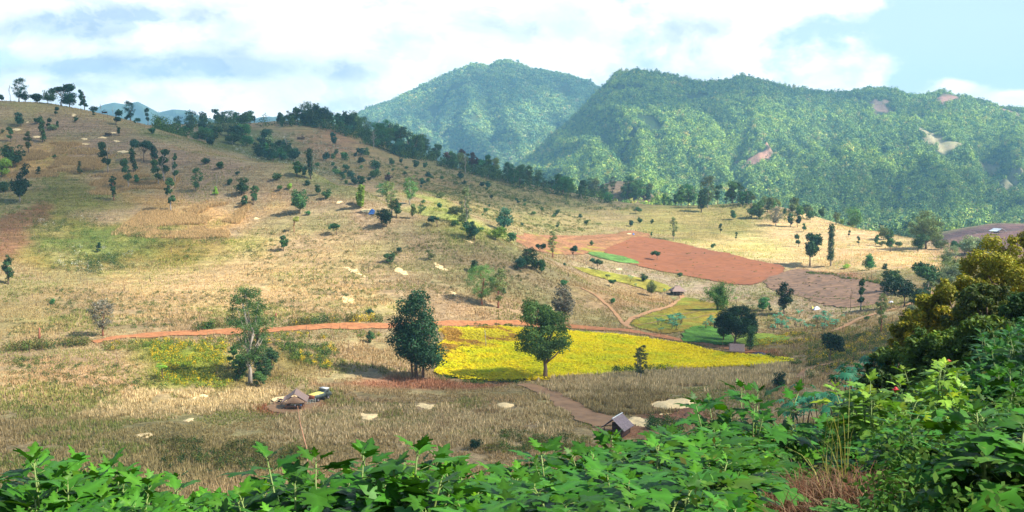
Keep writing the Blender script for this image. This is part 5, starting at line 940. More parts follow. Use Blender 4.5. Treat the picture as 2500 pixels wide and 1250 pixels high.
# bamboo clump
def bamboo():
    x, y, z = P(1765, 760); s = y / F; o = empty('bamboo_clump', (x, y, z)); tag(o, 'light green arching bamboo clump behind the very dark tree', 'bamboo')
    r = random.Random(4); mb = MB(); cc, rad = [], []
    for k in range(26):
        big = k < 18; lx = (r.random() - .42) * 30 * s; tipx = lx + (r.choice([-34, -22, 4, 8, 10]) + r.gauss(0, 5)) * s; h = ((72 if tipx > lx else 62) + r.gauss(0, 6)) * s; ly = r.gauss(0, 6) * s
        pts = [Vector((lx + (tipx - lx) * f ** 2.2, ly + r.gauss(0, .2), h * (f - .18 * f ** 3))) for f in (0, .25, .5, .75, 1)]; mb.tube(pts, [.09, .08, .07, .05, .02], 5)
        for f in np.linspace(.25, 1, 9):
            i = min(3, int(f * 4)); p = pts[i].lerp(pts[i + 1], f * 4 - i); cc.append((p.x + r.gauss(0, .3), p.y + r.gauss(0, .5), p.z)); rad.append(.55 + .5 * r.random())
    for k in range(9): cc.append((-(18 + k * 4.2) * s, -1, (26 - k * .5 + 4) * s)); rad.append(.7)
    v, f, c = leaf_cards(cc, rad, 9000, .17, 9, .3, 1.3, .1, .35); mb.build('culms', M['stem'], o); q = link('foliage', mesh_np('foliage', v, f, M['leaf'], c), o); q.color = (.085, .20, .025, 1)
bamboo()

# ------------------------------------------------------------------ maize heaps spread to dry
def heap(pxs, hgt, label, mat='maize', name='maize_heap', cat='maize heap', sm=4, res=.22):
    poly = wpoly(pxs, sm=sm); x0, y0 = poly.min(0) - .5; x1, y1 = poly.max(0) + .5; res = max(res, min(x1 - x0, y1 - y0) / 70); gx, gy = np.arange(x0, x1, res), np.arange(y0, y1, res)
    X_, Y_ = np.meshgrid(gx, gy); X_, Y_ = X_.ravel(), Y_.ravel(); d = pdist(poly, X_, Y_) + fbm(X_ / 1.3, Y_ / 1.3, 7, 4) * 1.3; z = ground(X_, Y_) - .05 + hgt * sstep(d, -.1, 1.4) * (1 + .3 * fbm(X_ / .7, Y_ / .7, 8, 3)) + .12 * (d > 0)
    nx = len(gx); a = np.arange(len(gy) - 1)[:, None] * nx + np.arange(nx - 1)[None]; f = np.stack([a, a + 1, a + 1 + nx, a + nx], -1).reshape(-1, 4); f = f[d[f].mean(1) > 0]; u = np.unique(f)
    if len(u) < 4: return
    mp_ = np.zeros(len(X_), int); mp_[u] = np.arange(len(u))
    return tag(link(name, mesh_np(name, np.stack([X_, Y_, z], 1)[u], mp_[f], M[mat], smooth=True)), label, cat)
heap([(1594, 997), (1610, 992), (1640, 986), (1670, 983), (1700, 989), (1704, 996), (1690, 1004), (1650, 1008), (1610, 1006)], .35, 'largest pale maize heap drying on the brown threshing floor')
heap([(1545, 1031), (1580, 1032), (1620, 1040), (1665, 1050), (1640, 1056), (1600, 1055), (1555, 1048), (1540, 1040)], .35, 'long pale maize heap right of the tin roofed shed')
heap([(1614, 1021), (1646, 1011), (1648, 1014), (1618, 1025)], .1, 'thin streak of maize between the two large heaps')
heap([(1010, 997), (1035, 995), (1062, 1000), (1045, 1010), (1025, 1008)], .25, 'pale maize heap in the dry grass below the big ragged tree')
heap([(1214, 995), (1235, 993), (1258, 997), (1250, 1005), (1228, 1005)], .25, 'pale maize heap in the grass below the yellow field')
heap([(872, 1022), (890, 1020), (914, 1023), (905, 1036), (880, 1036)], .25, 'maize heap just above the tallest foreground leaves')
heap([(312, 1076), (335, 1073), (362, 1076), (350, 1082), (320, 1082)], .2, 'ragged maize heap above the left foreground leaves')
heap([(458, 977), (478, 972), (496, 975), (485, 984), (462, 984)], .3, 'bright sunlit maize heap left of the tall forked tree')
heap([(455, 1004), (480, 1002), (498, 1005), (470, 1009)], .2, 'small maize heap below the bright sunlit one')
heap([(438, 1036), (450, 1034), (456, 1038), (444, 1041)], .2, 'tiny maize heap in the grass left of the farm hut')
for i, (a, b, w_, lb) in enumerate([(53, 318, 24, 'widest pale heap near the left edge high on the slope'), (77, 301, 10, 'small pale heap beside the dark upper left tree'), (98, 336, 20, 'pale heap at the foot of the knotty column tree'), (214, 340, 18, 'pale heap on the mown slope, upper of the left two'), (256, 338, 22, 'pale heap beside the small dark shelter'), (213, 353, 24, 'pale heap on the mown slope, lower of the left two'),
                                (290, 346, 16, 'small pale heap right of the small dark shelter'), (307, 371, 28, 'lowest pale heap on the mown slope'), (1512, 658, 18, 'pale heap below the thin green strip'), (281, 326, 18, 'pale heap behind the small dark shelter'), (189, 283, 10, 'tiny pale heap near the skyline'), (828, 494, 10, 'tiny pale heap left of the blue tarpaulin'), (1537, 571, 18, 'pale heap on the brown strip above the red field'), (625, 534, 16, 'tiny pale patch mid hill')]):
    heap([(a - w_ / 2, b), (a, b - 2.2), (a + w_ / 2, b), (a, b + 2.2)], .25, lb, res=.3)
for i, pl in enumerate([[(842, 655), (870, 660), (894, 680), (862, 668)], [(955, 650), (975, 654), (995, 672), (965, 664)], [(1058, 643), (1072, 648), (1090, 662), (1070, 658)], [(832, 726), (862, 734), (848, 748), (838, 740)], [(1095, 712), (1118, 716), (1110, 724)], [(1125, 584), (1152, 590), (1150, 594)], [(885, 514), (902, 510), (925, 518), (900, 522)]]):
    heap(pl, .12, ['straw streak on the dry slope, leftmost of three in a row', 'straw streak on the dry slope, middle of three in a row', 'straw streak on the dry slope, rightmost of three in a row', 'forked pale straw patch above the road hedge', 'small straw patch left of the middle sized green tree', 'straw patch on the crest under the dark spur tree', 'straw and maize spread around the blue tarpaulin'][i], sm=3)
def sheetlet(px, py, wpx, dpx, hpx, mat, label, cat='tarpaulin', name='tarpaulin', seed=0):
    x, y, z = P(px, py); s = y / F; r = np.random.default_rng(seed); nx, ny = 14, 10; gx, gy = np.meshgrid(np.linspace(-.5, .5, nx), np.linspace(-.5, .5, ny)); X_, Y_ = (x + gx * wpx * s).ravel(), (y + gy * dpx * s * 3).ravel()
    hh = hpx * s * (np.clip(1 - (np.abs(gx) * 2) ** 2.2, 0, 1) * np.clip(1 - (np.abs(gy) * 2) ** 2, 0, 1)).ravel() * (.7 + .6 * r.random(nx * ny)) + .08; z_ = ground(X_, Y_) + hh + .1
    a = np.arange(ny - 1)[:, None] * nx + np.arange(nx - 1)[None]; f = np.stack([a, a + 1, a + 1 + nx, a + nx], -1).reshape(-1, 4)
    return tag(link(name, mesh_np(name, np.stack([X_, Y_, z_], 1), f, M[mat])), label, cat)
sheetlet(908, 520, 13, 8, 6, 'blue', 'blue tarpaulin over a pile on the crest of the left hill'); sheetlet(1547, 573, 5, 5, 3, 'blue', 'blue sheet beside the pale heap above the red field')
sheetlet(1858, 872, 40, 8, 5, 'dark_sheet', 'dark plastic sheet on the bare earth right of the lean-to'); sheetlet(1862, 877, 22, 3, 1.5, 'white_sheet', 'white sheet along the front of the dark plastic sheet')
sheetlet(2000, 758, 16, 6, 6, 'white_sheet', 'pile of white sacks in the grass left of the bare pole tree', 'sacks', 'sack_pile'); sheetlet(2183, 741, 9, 5, 3, 'white_sheet', 'small white sheet under the spreading trees by the track'); sheetlet(1990, 757, 5, 4, 5, 'maize_bright', 'yellow sack at the left end of the white sacks', 'sack', 'sack')

# ------------------------------------------------------------------ huts
def gable(mb, x0, x1, y0, y1, ze, zr, th=.14, n=18, seed=0, sag=.06):
    """two roof slopes, ridge along y, with ragged lower edges"""
    r = random.Random(seed)
    for s in (-1, 1):
        xe = x0 if s < 0 else x1; xm = (x0 + x1) / 2; V_ = []; ny = n
        for i in range(ny + 1):
            y = y0 + (y1 - y0) * i / ny; j = r.uniform(-.08, .08)
            for f in (0, .35, .7, 1): V_.append((xm + (xe - xm) * f * (1 + (j * .35 if f == 1 else 0)), y, zr + (ze - zr) * f - sag * math.sin(f * math.pi) + r.uniform(-.02, .02) + (j if f == 1 else 0)))
        b = len(mb.v); m = len(V_); mb.v += V_ + [(a, b_, c - th) for a, b_, c in V_]
        for i in range(ny):
            for k in range(3):
                q = b + i * 4 + k; fa = (q, q + 4, q + 5, q + 1); mb.f.append(fa if s > 0 else fa[::-1]); fb = tuple(v + m for v in fa[::-1]); mb.f.append(fb if s > 0 else fb[::-1])
            q = b + i * 4 + 3; mb.f.append((q, q + 4, q + 4 + m, q + m))
        for i0 in (0, ny):
            for k in range(3): q = b + i0 * 4 + k; mb.f.append((q, q + 1, q + 1 + m, q + m))
def farm_hut():
    x, y, z = P(712, 1006); s = y / F; o = empty('farm_hut', (x, y, z), R(7)); o.scale = (.84, .84, .84); tag(o, 'stilted farm hut with thatched gable roof, bamboo walls and ladder beside the truck', 'hut')
    W_, L, fl, ev, rg = 3.5, 3.9, .95, 2.15, 3.55
    for i, (a, b) in enumerate([(-1, -1), (0, -1), (1, -1), (-1, 1), (1, 1), (-1, 0), (1, 0)]): MB().tube([(a * W_ / 2, b * L / 2, -.3), (a * W_ / 2, b * L / 2, ev)], .07, 6).build('post', M['wood'], o)
    fb = MB(); 
    for i in range(14): fb.box((-W_ / 2 - .15 + (W_ + .3) * (i + .5) / 14, 0, fl), ((W_ + .3) / 14 - .03, L + .5, .07))
    for j in (-1, 0, 1): fb.box((0, j * L / 2, fl - .1), (W_ + .3, .1, .12))
    fb.build('floor', M['wood'], o)
    wl = MB(); wl.box((.35, -L / 2 + .25, fl + .5), (2.4, .05, .8)); wl.box((0, L / 2 - .1, fl + .6), (W_ - .1, .05, 1.1)); wl.box((W_ / 2 - .06, 0, fl + .5), (.05, L - .3, .9)); wl.box((-W_ / 2 + .06, .8, fl + .45), (.05, L - 2.0, .8)); wl.build('wall', M['bamboo'], o)
    rf = MB(); gable(rf, -W_ / 2 - .85, W_ / 2 + .85, -L / 2 - .35, L / 2 + .7, ev - .25, rg + .15, .12, 20, 3); rf.build('roof', M['thatch'], o)
    g = MB(); r = random.Random(2); n = 16; a = W_ / 2 + .45; top = []; bot = []
    for i in range(n + 1):
        f = i / n * 2 - 1; zt = ev - .15 + (rg - .15 - ev) * (1 - abs(f)) + .0; top.append((f * a * .92, -L / 2 - .32, zt)); bot.append((f * a * 1.0, -L / 2 - .95, ev - .32 + r.uniform(-.06, .06)))
    b = g.v; g.v = top + bot + [(p[0], p[1] + .1, p[2] - .1) for p in bot]; m = n + 1
    for i in range(n): g.f += [(i, m + i, m + i + 1, i + 1), (m + i, 2 * m + i, 2 * m + i + 1, m + i + 1)]
    g.build('gable_thatch', M['thatch_brown'], o)
    ld = MB(); p0, p1 = Vector((-W_ / 2 - .1, -L / 2 + .1, fl)), Vector((-W_ / 2 - 1.2, -L / 2 - .5, 0))
    for d in (-.22, .22): ld.tube([p0 + Vector((0, d, 0)), p1 + Vector((0, d, 0))], .045, 5)
    for k in range(1, 6): q = p0.lerp(p1, k / 6); ld.tube([q + Vector((0, -.22, 0)), q + Vector((0, .22, 0))], .03, 5)
    ld.build('ladder', M['wood'], o)
    fr = MB(); fr.tube([(0.2, 0, 0), (3.5, 0, 0)], .03, 4)
    for nm, dx, dz, mt in [('jerry_can', 1.25, fl + .2, 'blue'), ('water_jar', .1, fl + .18, 'white_sheet')]:
        k = MB(); k.tube([(0, 0, 0), (0, 0, .12), (0, 0, .26), (0, 0, .32), (0, 0, .38)], [.10, .14, .13, .06, .05], 10); q = k.build(nm, M[mt], None, tuple(o.matrix_basis @ Vector((dx, -L / 2 - .05, dz - .16))), True)
        tag(q, {'jerry_can': 'small blue can on the front edge of the farm hut floor', 'water_jar': 'small white jar on the front edge of the farm hut floor'}[nm], nm.replace('_', ' '))
    return o, x, y, z
FH, hx, hy, hz = farm_hut()
def rail_fence():
    a = P(735, 1000); b = P(762, 994); c = P(760, 984); o = empty('bamboo_fence', a); tag(o, 'low bamboo drying rack and fence between the farm hut and the truck', 'fence'); pts = [Vector(p) - Vector(a) for p in (a, b, c)]
    rl = MB()
    for i in range(2):
        for k in range(5):
            p = pts[i].lerp(pts[i + 1], k / 4); p.z = float(ground(a[0] + p.x, a[1] + p.y)) - a[2]
            if k < 4 or i == 1: MB().tube([(p.x, p.y, -.2 + p.z), (p.x, p.y, 1.0 + p.z)], .035, 5).build('post', M['bamboo'], o)
        for h in (.35, .65, .9): rl.tube([pts[i] + Vector((0, 0, h)), pts[i + 1] + Vector((0, 0, h))], .025, 4)
    rl.build('rail', M['bamboo'], o)
rail_fence()
def shed():
    x, y, z = P(1512, 1072); o = empty('shed', (x, y, z - .3), R(-28)); tag(o, 'shed with steep grey corrugated roof partly hidden by the foreground leaves', 'shed'); W_, L = 3.0, 3.4
    for a in (-1, 1):
        for b in (-1, 1): MB().tube([(a * W_ / 2, b * L / 2, -.4), (a * W_ / 2, b * L / 2, 1.7)], .08, 6).build('post', M['wood_dark'], o)
    w_ = MB(); w_.box((0, L / 2 - .05, 1.0), (W_ - .1, .06, 1.5)); w_.box((W_ / 2 - .05, 0, 1.0), (.06, L - .2, 1.5)); w_.build('wall', M['wood_dark'], o)
    for sd, nm in ((-1, 'roof'), (1, 'roof')):
        rf = MB(); n = 28; V_ = []
        for i in range(n * 2 + 1):
            yy = -L / 2 - .4 + (L + .8) * i / (2 * n); c = .035 * (1 if i % 2 else -1)
            for f in (0, 1): V_.append((sd * (.0 + (W_ / 2 + .55) * f), yy, 3.25 - 1.75 * f + c))
        m = len(V_); rf.v = V_ + [(a, b, c - .04) for a, b, c in V_]
        for i in range(2 * n): q = 2 * i; fa = (q, q + 2, q + 3, q + 1); rf.f += [fa, tuple(v + m for v in fa[::-1]), (q + 1, q + 3, q + 3 + m, q + 1 + m)]
        for q in (0, 4 * n): rf.f.append((q, q + 1, q + 1 + m, q + m))
        rf.build('roof', M['tin'], o)
    rd = MB(); rd.tube([(0, -L / 2 - .42, 3.3), (0, L / 2 + .42, 3.3)], .09, 6); rd.build('ridge_cap', M['tin_pale'], o)
shed()
def thatched_hut():
    x, y, z = P(1657, 722); o = empty('thatched_hut', (x, y, z), R(8)); tag(o, 'small open hut with purple grey thatched hip roof where the paths meet', 'hut'); W_, L = 4.2, 3.2
    for a in (-1, -.33, .33, 1):
        for b in (-1, 1): MB().tube([(a * W_ / 2, b * L / 2, -.3), (a * W_ / 2, b * L / 2, 1.9)], .07, 5).build('post', M['bamboo'], o)
    MB().box((0, 0, .7), (W_ + .2, L + .2, .1)).build('floor', M['wood_dark'], o)
    w_ = MB(); w_.box((0, L / 2 - .05, 1.3), (W_, .06, 1.1)); w_.box((.6, -L / 2 + .05, 1.0), (W_ * .6, .05, .45)); w_.build('wall', M['wood_dark'], o)
    rf = MB(); r = random.Random(3); ev, rg = 1.6, 3.3; ax, ay = W_ / 2 + .7, L / 2 + .7; rx = .9; n = 10; rings = []
    for f in (0, .35, .7, 1.0):
        ring = []; hx_, hy_ = rx + (ax - rx) * f, .05 + (ay - .05) * f; zz = rg + (ev - rg) * f - .12 * math.sin(math.pi * f)
        for cx, cy, dx, dy in [(-1, -1, 2, 0), (1, -1, 0, 2), (1, 1, -2, 0), (-1, 1, 0, -2)]:
            for k in range(n): t = k / n; j = r.uniform(-.05, .05) * f; ring.append(((cx + dx * t) * hx_ * (1 + j * .3), (cy + dy * t) * hy_ * (1 + j * .3), zz + j))
        rings.append(ring)
    m = 4 * n; rf.v = sum(rings, []) + [(a, b, c - .14) for a, b, c in rings[-1]] + [(0, 0, rg - .3)]
    for i in range(4):
        for k in range(m): q = i * m; rf.f.append((q + k, q + (k + 1) % m, q + m + (k + 1) % m, q + m + k)[::-1])
    rf.f.append(tuple(range(m))); rf.build('roof', M['thatch'], o)
    rd = MB(); rd.tube([(-1.1, 0, rg + .08), (0, 0, rg + .03), (1.1, 0, rg + .08)], [.12, .16, .12], 6); rd.build('ridge_cap', M['thatch_dark'], o)
thatched_hut()
def lean_to():
    x, y, z = P(1806, 868); o = empty('lean_to', (x, y, z), R(-12)); tag(o, 'low lean-to with weathered thatch roof at the edge of the yellow field', 'lean-to'); W_, L = 3.0, 2.4
    for a in (-1, 1): MB().tube([(a * W_ / 2, -L / 2, -.2), (a * W_ / 2, -L / 2, .95)], .06, 5).build('post', M['wood'], o); MB().tube([(a * W_ / 2, L / 2, -.2), (a * W_ / 2, L / 2, 2.0)], .06, 5).build('post', M['wood'], o)
    MB().box((0, 0, .35), (W_, L, .08)).build('platform', M['wood'], o); w_ = MB(); w_.box((0, L / 2, .9), (W_ - .1, .05, 1.0)); w_.build('wall', M['wood_dark'], o)
    r = random.Random(8); nx, ny = 14, 9; V_ = []
    for j in range(ny + 1):
        for i in range(nx + 1): V_.append(((i / nx - .5) * (W_ + .7) + r.uniform(-.03, .03), -L / 2 - .5 + (L + .8) * j / ny + r.uniform(-.04, .04), .85 + 1.35 * j / ny + r.uniform(-.03, .03)))
    m = len(V_); rf = MB(); rf.v = V_ + [(a, b, c - .12) for a, b, c in V_]
    for j in range(ny):
        for i in range(nx): q = j * (nx + 1) + i; fa = (q, q + 1, q + nx + 2, q + nx + 1); rf.f += [fa, tuple(v + m for v in fa[::-1])]
    for i in range(nx): rf.f.append((i, i + m, i + 1 + m, i + 1)); q = ny * (nx + 1) + i; rf.f.append((q, q + 1, q + 1 + m, q + m))
    for j in range(ny): q = j * (nx + 1); rf.f.append((q, q + nx + 1, q + nx + 1 + m, q + m)); q += nx; rf.f.append((q, q + m, q + nx + 1 + m, q + nx + 1))
    rf.build('roof', M['thatch_dark'], o)
lean_to()
def tiny_hut(px, py, w_, label, roof, name='shelter', h=2.4):
    x, y, z = P(px, py); o = empty(name, (x, y, z), R(20)); tag(o, label, 'shelter')
    for a in (-1, 1):
        for b in (-1, 1): MB().tube([(a * w_ * .42, b * w_ * .3, -.2), (a * w_ * .42, b * w_ * .3, h * .6)], .07, 4).build('post', M['wood_dark'], o)
    MB().box((0, 0, h * .3), (w_ * .84, w_ * .6, .1)).build('floor', M['wood_dark'], o); MB().box((0, w_ * .28, h * .45), (w_ * .8, .06, h * .3)).build('wall', M['wood_dark'], o)
    rf = MB(); gable(rf, -w_ * .5, w_ * .5, -w_ * .45, w_ * .45, h * .55, h, .1, 6, 2, .03); rf.build('roof', M[roof], o)
tiny_hut(271, 334, 3.2, 'small dark shelter on the mown slope of the left hill', 'thatch_dark'); tiny_hut(264, 279, 2.8, 'small dark shelter close to the skyline of the left hill', 'thatch_dark')
tiny_hut(2438, 572, 8, 'white roofed house on the purplish hill at far right', 'tin_pale', 'house', 4.0); tiny_hut(738, 342, 5, 'brown shelter on the far ridge slope', 'thatch_dark', h=2.6); tiny_hut(1495, 447, 6, 'small shelter on the bare brown knoll', 'thatch_dark')

# ------------------------------------------------------------------ truck, motorbikes, pole
def truck():
    x, y, z = P(771, 987); o = empty('farm_truck', (x, y, z + .05), R(-32)); tag(o, 'small farm truck heaped with yellow maize beside the farm hut', 'truck')
    ch = MB(); ch.box((-.35, 0, .62), (.1, 4.4, .16)); ch.box((.35, 0, .62), (.1, 4.4, .16)); ch.box((0, -1.2, .5), (1.3, .12, .12)); ch.box((0, 1.4, .5), (1.3, .12, .12)); ch.build('chassis', M['black'], o)
    b = MB(); W_, L = 1.75, 2.9; b.box((0, -.75, .8), (W_, L, .08)); b.box((-W_ / 2, -.75, 1.15), (.06, L, .7)); b.box((W_ / 2, -.75, 1.15), (.06, L, .7)); b.box((0, .68, 1.25), (W_ - .1, .06, .9))
    for k in range(5):
        for s in (-1, 1): b.box((s * (W_ / 2 + .05), -.75 - L / 2 + .25 + k * .6, 1.15), (.05, .08, .72))
    b.build('cargo_bed', M['grey_paint'], o); tg = MB().box((0, -.75 - L / 2 - .02, 1.13), (W_ + .06, .07, .74)); tg.build('tailgate', M['rust'], o)
    n = 14; V_ = []; r = random.Random(1)
    for j in range(n + 1):
        for i in range(n + 1): u, v = i / n * 2 - 1, j / n * 2 - 1; V_.append((u * (W_ / 2 - .04), -.75 + v * (L / 2 - .04), 1.46 + .26 * (1 - u * u) * (1 - v ** 4) + r.uniform(-.02, .02)))
    ld = MB(); ld.v = V_; ld.f = [(j * (n + 1) + i, j * (n + 1) + i + 1, (j + 1) * (n + 1) + i + 1, (j + 1) * (n + 1) + i) for j in range(n) for i in range(n)]; ld.build('load', M['maize_bright'], o, smooth=True)
    cb = MB(); prof = [(.85, .7), (.85, 2.0), (1.05, 2.12), (1.75, 2.1), (1.98, 1.45), (2.45, 1.35), (2.55, .7)]; cb.v = [(-.8, a, b_) for a, b_ in prof] + [(.8, a, b_) for a, b_ in prof]; m = len(prof)
    cb.f = [tuple(range(m))[::-1], tuple(range(m, 2 * m))] + [(i, (i + 1) % m, m + (i + 1) % m, m + i) for i in range(m)]; cab = cb.build('cab', M['grey_paint'], o)
    MB().box((0, 1.4, 2.17), (1.7, .95, .1)).build('cab_roof', M['white_paint'], o)
    w_ = MB(); w_.box((0, .84, 1.72), (1.3, .02, .36)); w_.box((-.81, 1.4, 1.72), (.02, .6, .4)); w_.box((.81, 1.4, 1.72), (.02, .6, .4)); w_.build('window', M['black'], cab)
    for a in (-1, 1):
        for yy in (-1.25, 1.5):
            c = (a * .82, yy, .42); tyr = MB(); tyr.tube([(c[0] - .13, yy, .42), (c[0] - .1, yy, .42), (c[0] + .1, yy, .42), (c[0] + .13, yy, .42)], [.34, .42, .42, .34], 18); wh = tyr.build('wheel', M['rubber'], o)
            MB().tube([(c[0] + a * .12, yy, .42), (c[0] + a * .15, yy, .42)], .2, 12).build('rim', M['tin'], wh)
    for a in (-.6, .6): MB().tube([(a, 2.48, 1.0), (a, 2.58, 1.0)], .12, 10).build('headlight', M['white_paint'], o)
truck()
def motorbike(px, py, rz, label):
    x, y, z = P(px, py); o = empty('motorbike', (x, y, z + .12), R(rz)); tag(o, label, 'motorbike')
    for yy in (-.62, .62):
        t = MB(); n = 20; V_ = []
        for i in range(n):
            a = 6.283 * i / n
            for k in range(6): b = 6.283 * k / 6; q = .27 + .05 * math.cos(b); V_.append((.05 * math.sin(b), yy + q * math.cos(a), .32 + q * math.sin(a)))
        t.v = V_; t.f = [(i * 6 + k, i * 6 + (k + 1) % 6, ((i + 1) % n) * 6 + (k + 1) % 6, ((i + 1) % n) * 6 + k) for i in range(n) for k in range(6)]
        for i in range(6): a = 6.283 * i / 6; t.tube([(0, yy, .32), (0, yy + .26 * math.cos(a), .32 + .26 * math.sin(a))], .01, 3)
        t.build('wheel', M['rubber'], o)
    f = MB(); f.tube([(0, -.62, .32), (0, -.2, .42), (0, .1, .5), (0, .42, .85)], [.03, .05, .05, .03], 6); f.tube([(0, .62, .32), (0, .40, .98)], .03, 6); f.box((0, .02, .42), (.2, .34, .26)); f.build('frame', M['black'], o)
    s = MB(); s.tube([(0, -.65, .80), (0, -.4, .76), (0, -.05, .76), (0, .08, .82)], [.07, .12, .12, .06], 8); s.build('seat', M['black'], o); h = MB(); h.tube([(-.32, .32, 1.02), (-.1, .4, 1.0), (.1, .4, 1.0), (.32, .32, 1.02)], .018, 5); h.build('handlebar', M['tin'], o)
    MB().tube([(0, .05, .82), (0, .2, .86), (0, .34, .84)], [.08, .12, .07], 8).build('fuel_tank', M['rust'], o)
motorbike(672, 997, 60, 'dark motorbike left of the farm hut, outer of two'); motorbike(679, 996, 75, 'dark motorbike left of the farm hut, nearer the wall')
def pole():
    x, y, z = P(1186, 856); o = MB(); s = y / F; o.tube([(0, 0, -.3), (-.1, 0, 2.2), (-.3, 0, 4.6)], [.09, .08, .06], 6); tag(o.build('wooden_pole', M['bark_pale'], None, (x, y, z)), 'upright pale wooden pole in the yellow field left of the lone tree', 'pole')
    a, b = Vector(P(1150, 826)), Vector(P(1192, 822)); l = MB(); l.tube([(0, 0, .45), (b - a) * .5 + Vector((0, 0, .5)), (b - a) + Vector((0, 0, .45))], [.14, .12, .07], 7); tag(l.build('fallen_log', M['bark_pale'], None, a), 'pale fallen log lying behind the wooden pole', 'log')
pole()
def stump(px, py, h, label):
    x, y, z = P(px, py); m = MB(); m.tube([(0, 0, -.2), (0, 0, h * .5), (.1, 0, h)], [.32, .22, .12], 8); m.tube([(0, 0, h * .6), (.3, .1, h * .9)], [.12, .04], 5); tag(m.build('tree_stump', M['bark_red'], None, (x, y, z)), label, 'stump')
stump(83, 832, 2.6, 'reddish broken stump above the left hedge'); stump(668, 775, .9, 'short stump above the road near the tall forked tree')
for i, (a, b) in enumerate([(1690, 1022), (1560, 1012), (1640, 986)]): heap([(a - 8, b), (a, b - 2), (a + 8, b), (a, b + 3)], .5, ['dark heap of stalks right of the largest maize heap', 'dark heap of stalks left of the largest maize heap', 'dark heap of stalks behind the largest maize heap'][i], 'burnt', 'stalk_heap', 'stalk heap')

# ------------------------------------------------------------------ overhead clouds out of view, shaped to throw the soft patches of shade
def overhead_clouds():
    CH = 1150.0; k = CH / SUN.z; ox, oy = SUN.x * k, SUN.y * k; res = 22.0
    lit = []     # gaps: places on the land that the photograph shows in full sun
    for px, py, rx, ry, a in [(430, 930, 46, 30, 1.6), (620, 965, 40, 14, .9), (800, 1030, 60, 18, .5), (1500, 960, 60, 20, .5), (520, 690, 62, 55, .8), (760, 640, 50, 45, .7), (2000, 600, 110, 100, 1.3), (2200, 630, 90, 90, 1.2), (1110, 520, 60, 60, 1.0), (1650, 870, 46, 30, .7), (1250, 880, 46, 30, .65), (480, 545, 34, 34, .55), (120, 390, 34, 40, .5), (1700, 650, 50, 40, .25)]:
        x, y, z = P(px, py); lit.append((x, y, rx, ry, a))
    gx = np.arange(-900, 1500, res); gy = np.arange(-260, 1100, res); X_, Y_ = np.meshgrid(gx, gy); X_, Y_ = X_.ravel(), Y_.ravel()
    d = .34 + .6 * fbm(X_ / 110, Y_ / 90, 300, 4)
    for px, py, rx, ry, a in [(300, 340, 120, 80, .8), (650, 480, 90, 50, .6), (50, 450, 60, 60, .4), (900, 380, 130, 100, .7), (1300, 480, 140, 80, .5), (1150, 690, 50, 40, .35), (1450, 720, 60, 40, .3), (2050, 850, 60, 50, .5), (100, 800, 50, 30, .4), (1600, 680, 60, 50, .3), (50, 640, 50, 40, .35), (850, 880, 40, 20, .3)]:
        x, y, z = P(px, py); d = d + a * np.exp(-((X_ - x) / rx) ** 2 - ((Y_ - y) / ry) ** 2)
    for x, y, rx, ry, a in lit: d = d - a * np.exp(-((X_ - x) / rx) ** 2 - ((Y_ - y) / ry) ** 2)
    d = d + .3 * np.exp(-((X_ - 25) / 22) ** 2 - ((Y_ - 25) / 30) ** 2) - .5 * np.exp(-((X_ + 3) / 14) ** 2 - ((Y_ - 8) / 12) ** 2)
    edge = sstep(np.minimum.reduce([X_ + 900, 1500 - X_, Y_ + 260, 1100 - Y_]), 0, 150); d = sstep(d, .12, .62) * edge
    th = 40 * d; zt = CH + th * (1 + .3 * fbm(X_ / 40, Y_ / 40, 301, 3)); zb = CH - th * .25
    nx = len(gx); a = np.arange(len(gy) - 1)[:, None] * nx + np.arange(nx - 1)[None]; f = np.stack([a, a + 1, a + 1 + nx, a + nx], -1).reshape(-1, 4); f = f[d[f].max(1) > .02]; n = len(X_)
    V_ = np.vstack([np.stack([X_ + ox, Y_ + oy, zt], 1), np.stack([X_ + ox, Y_ + oy, zb], 1)]); Fc = np.vstack([f, (f + n)[:, ::-1]]); c = np.tile(np.concatenate([d, d])[:, None], (1, 3))
    m, nt = newmat('cloud'); dn = nt.n('ShaderNodeVertexColor', layer_name='tint').outputs[0]; al = nt.m('MULTIPLY', nt.n('ShaderNodeSeparateColor', {0: dn}).outputs[0], CLOUD_ALPHA)
    df = nt.n('ShaderNodeBsdfDiffuse', {'Color': (.9, .9, .9, 1)}); tl = nt.n('ShaderNodeBsdfTranslucent', {'Color': (.9, .9, .9, 1)}); mx = nt.n('ShaderNodeMixShader', {0: .5}); nt.link(df.outputs[0], mx.inputs[1]); nt.link(tl.outputs[0], mx.inputs[2])
    tp = nt.n('ShaderNodeBsdfTransparent'); m2 = nt.n('ShaderNodeMixShader', {0: al}); nt.link(tp.outputs[0], m2.inputs[1]); nt.link(mx.outputs[0], m2.inputs[2]); finish(nt, m2.outputs[0])
    u = np.unique(Fc); mp_ = np.zeros(len(V_), int); mp_[u] = np.arange(len(u)); tag(link('clouds', mesh_np('clouds', V_[u], mp_[Fc], m, c[u], smooth=True)), 'unseen broken clouds high above the valley, shaped to cast its patchy shade', 'clouds', kind='structure')
CLOUD_ALPHA = 0.52
overhead_clouds()
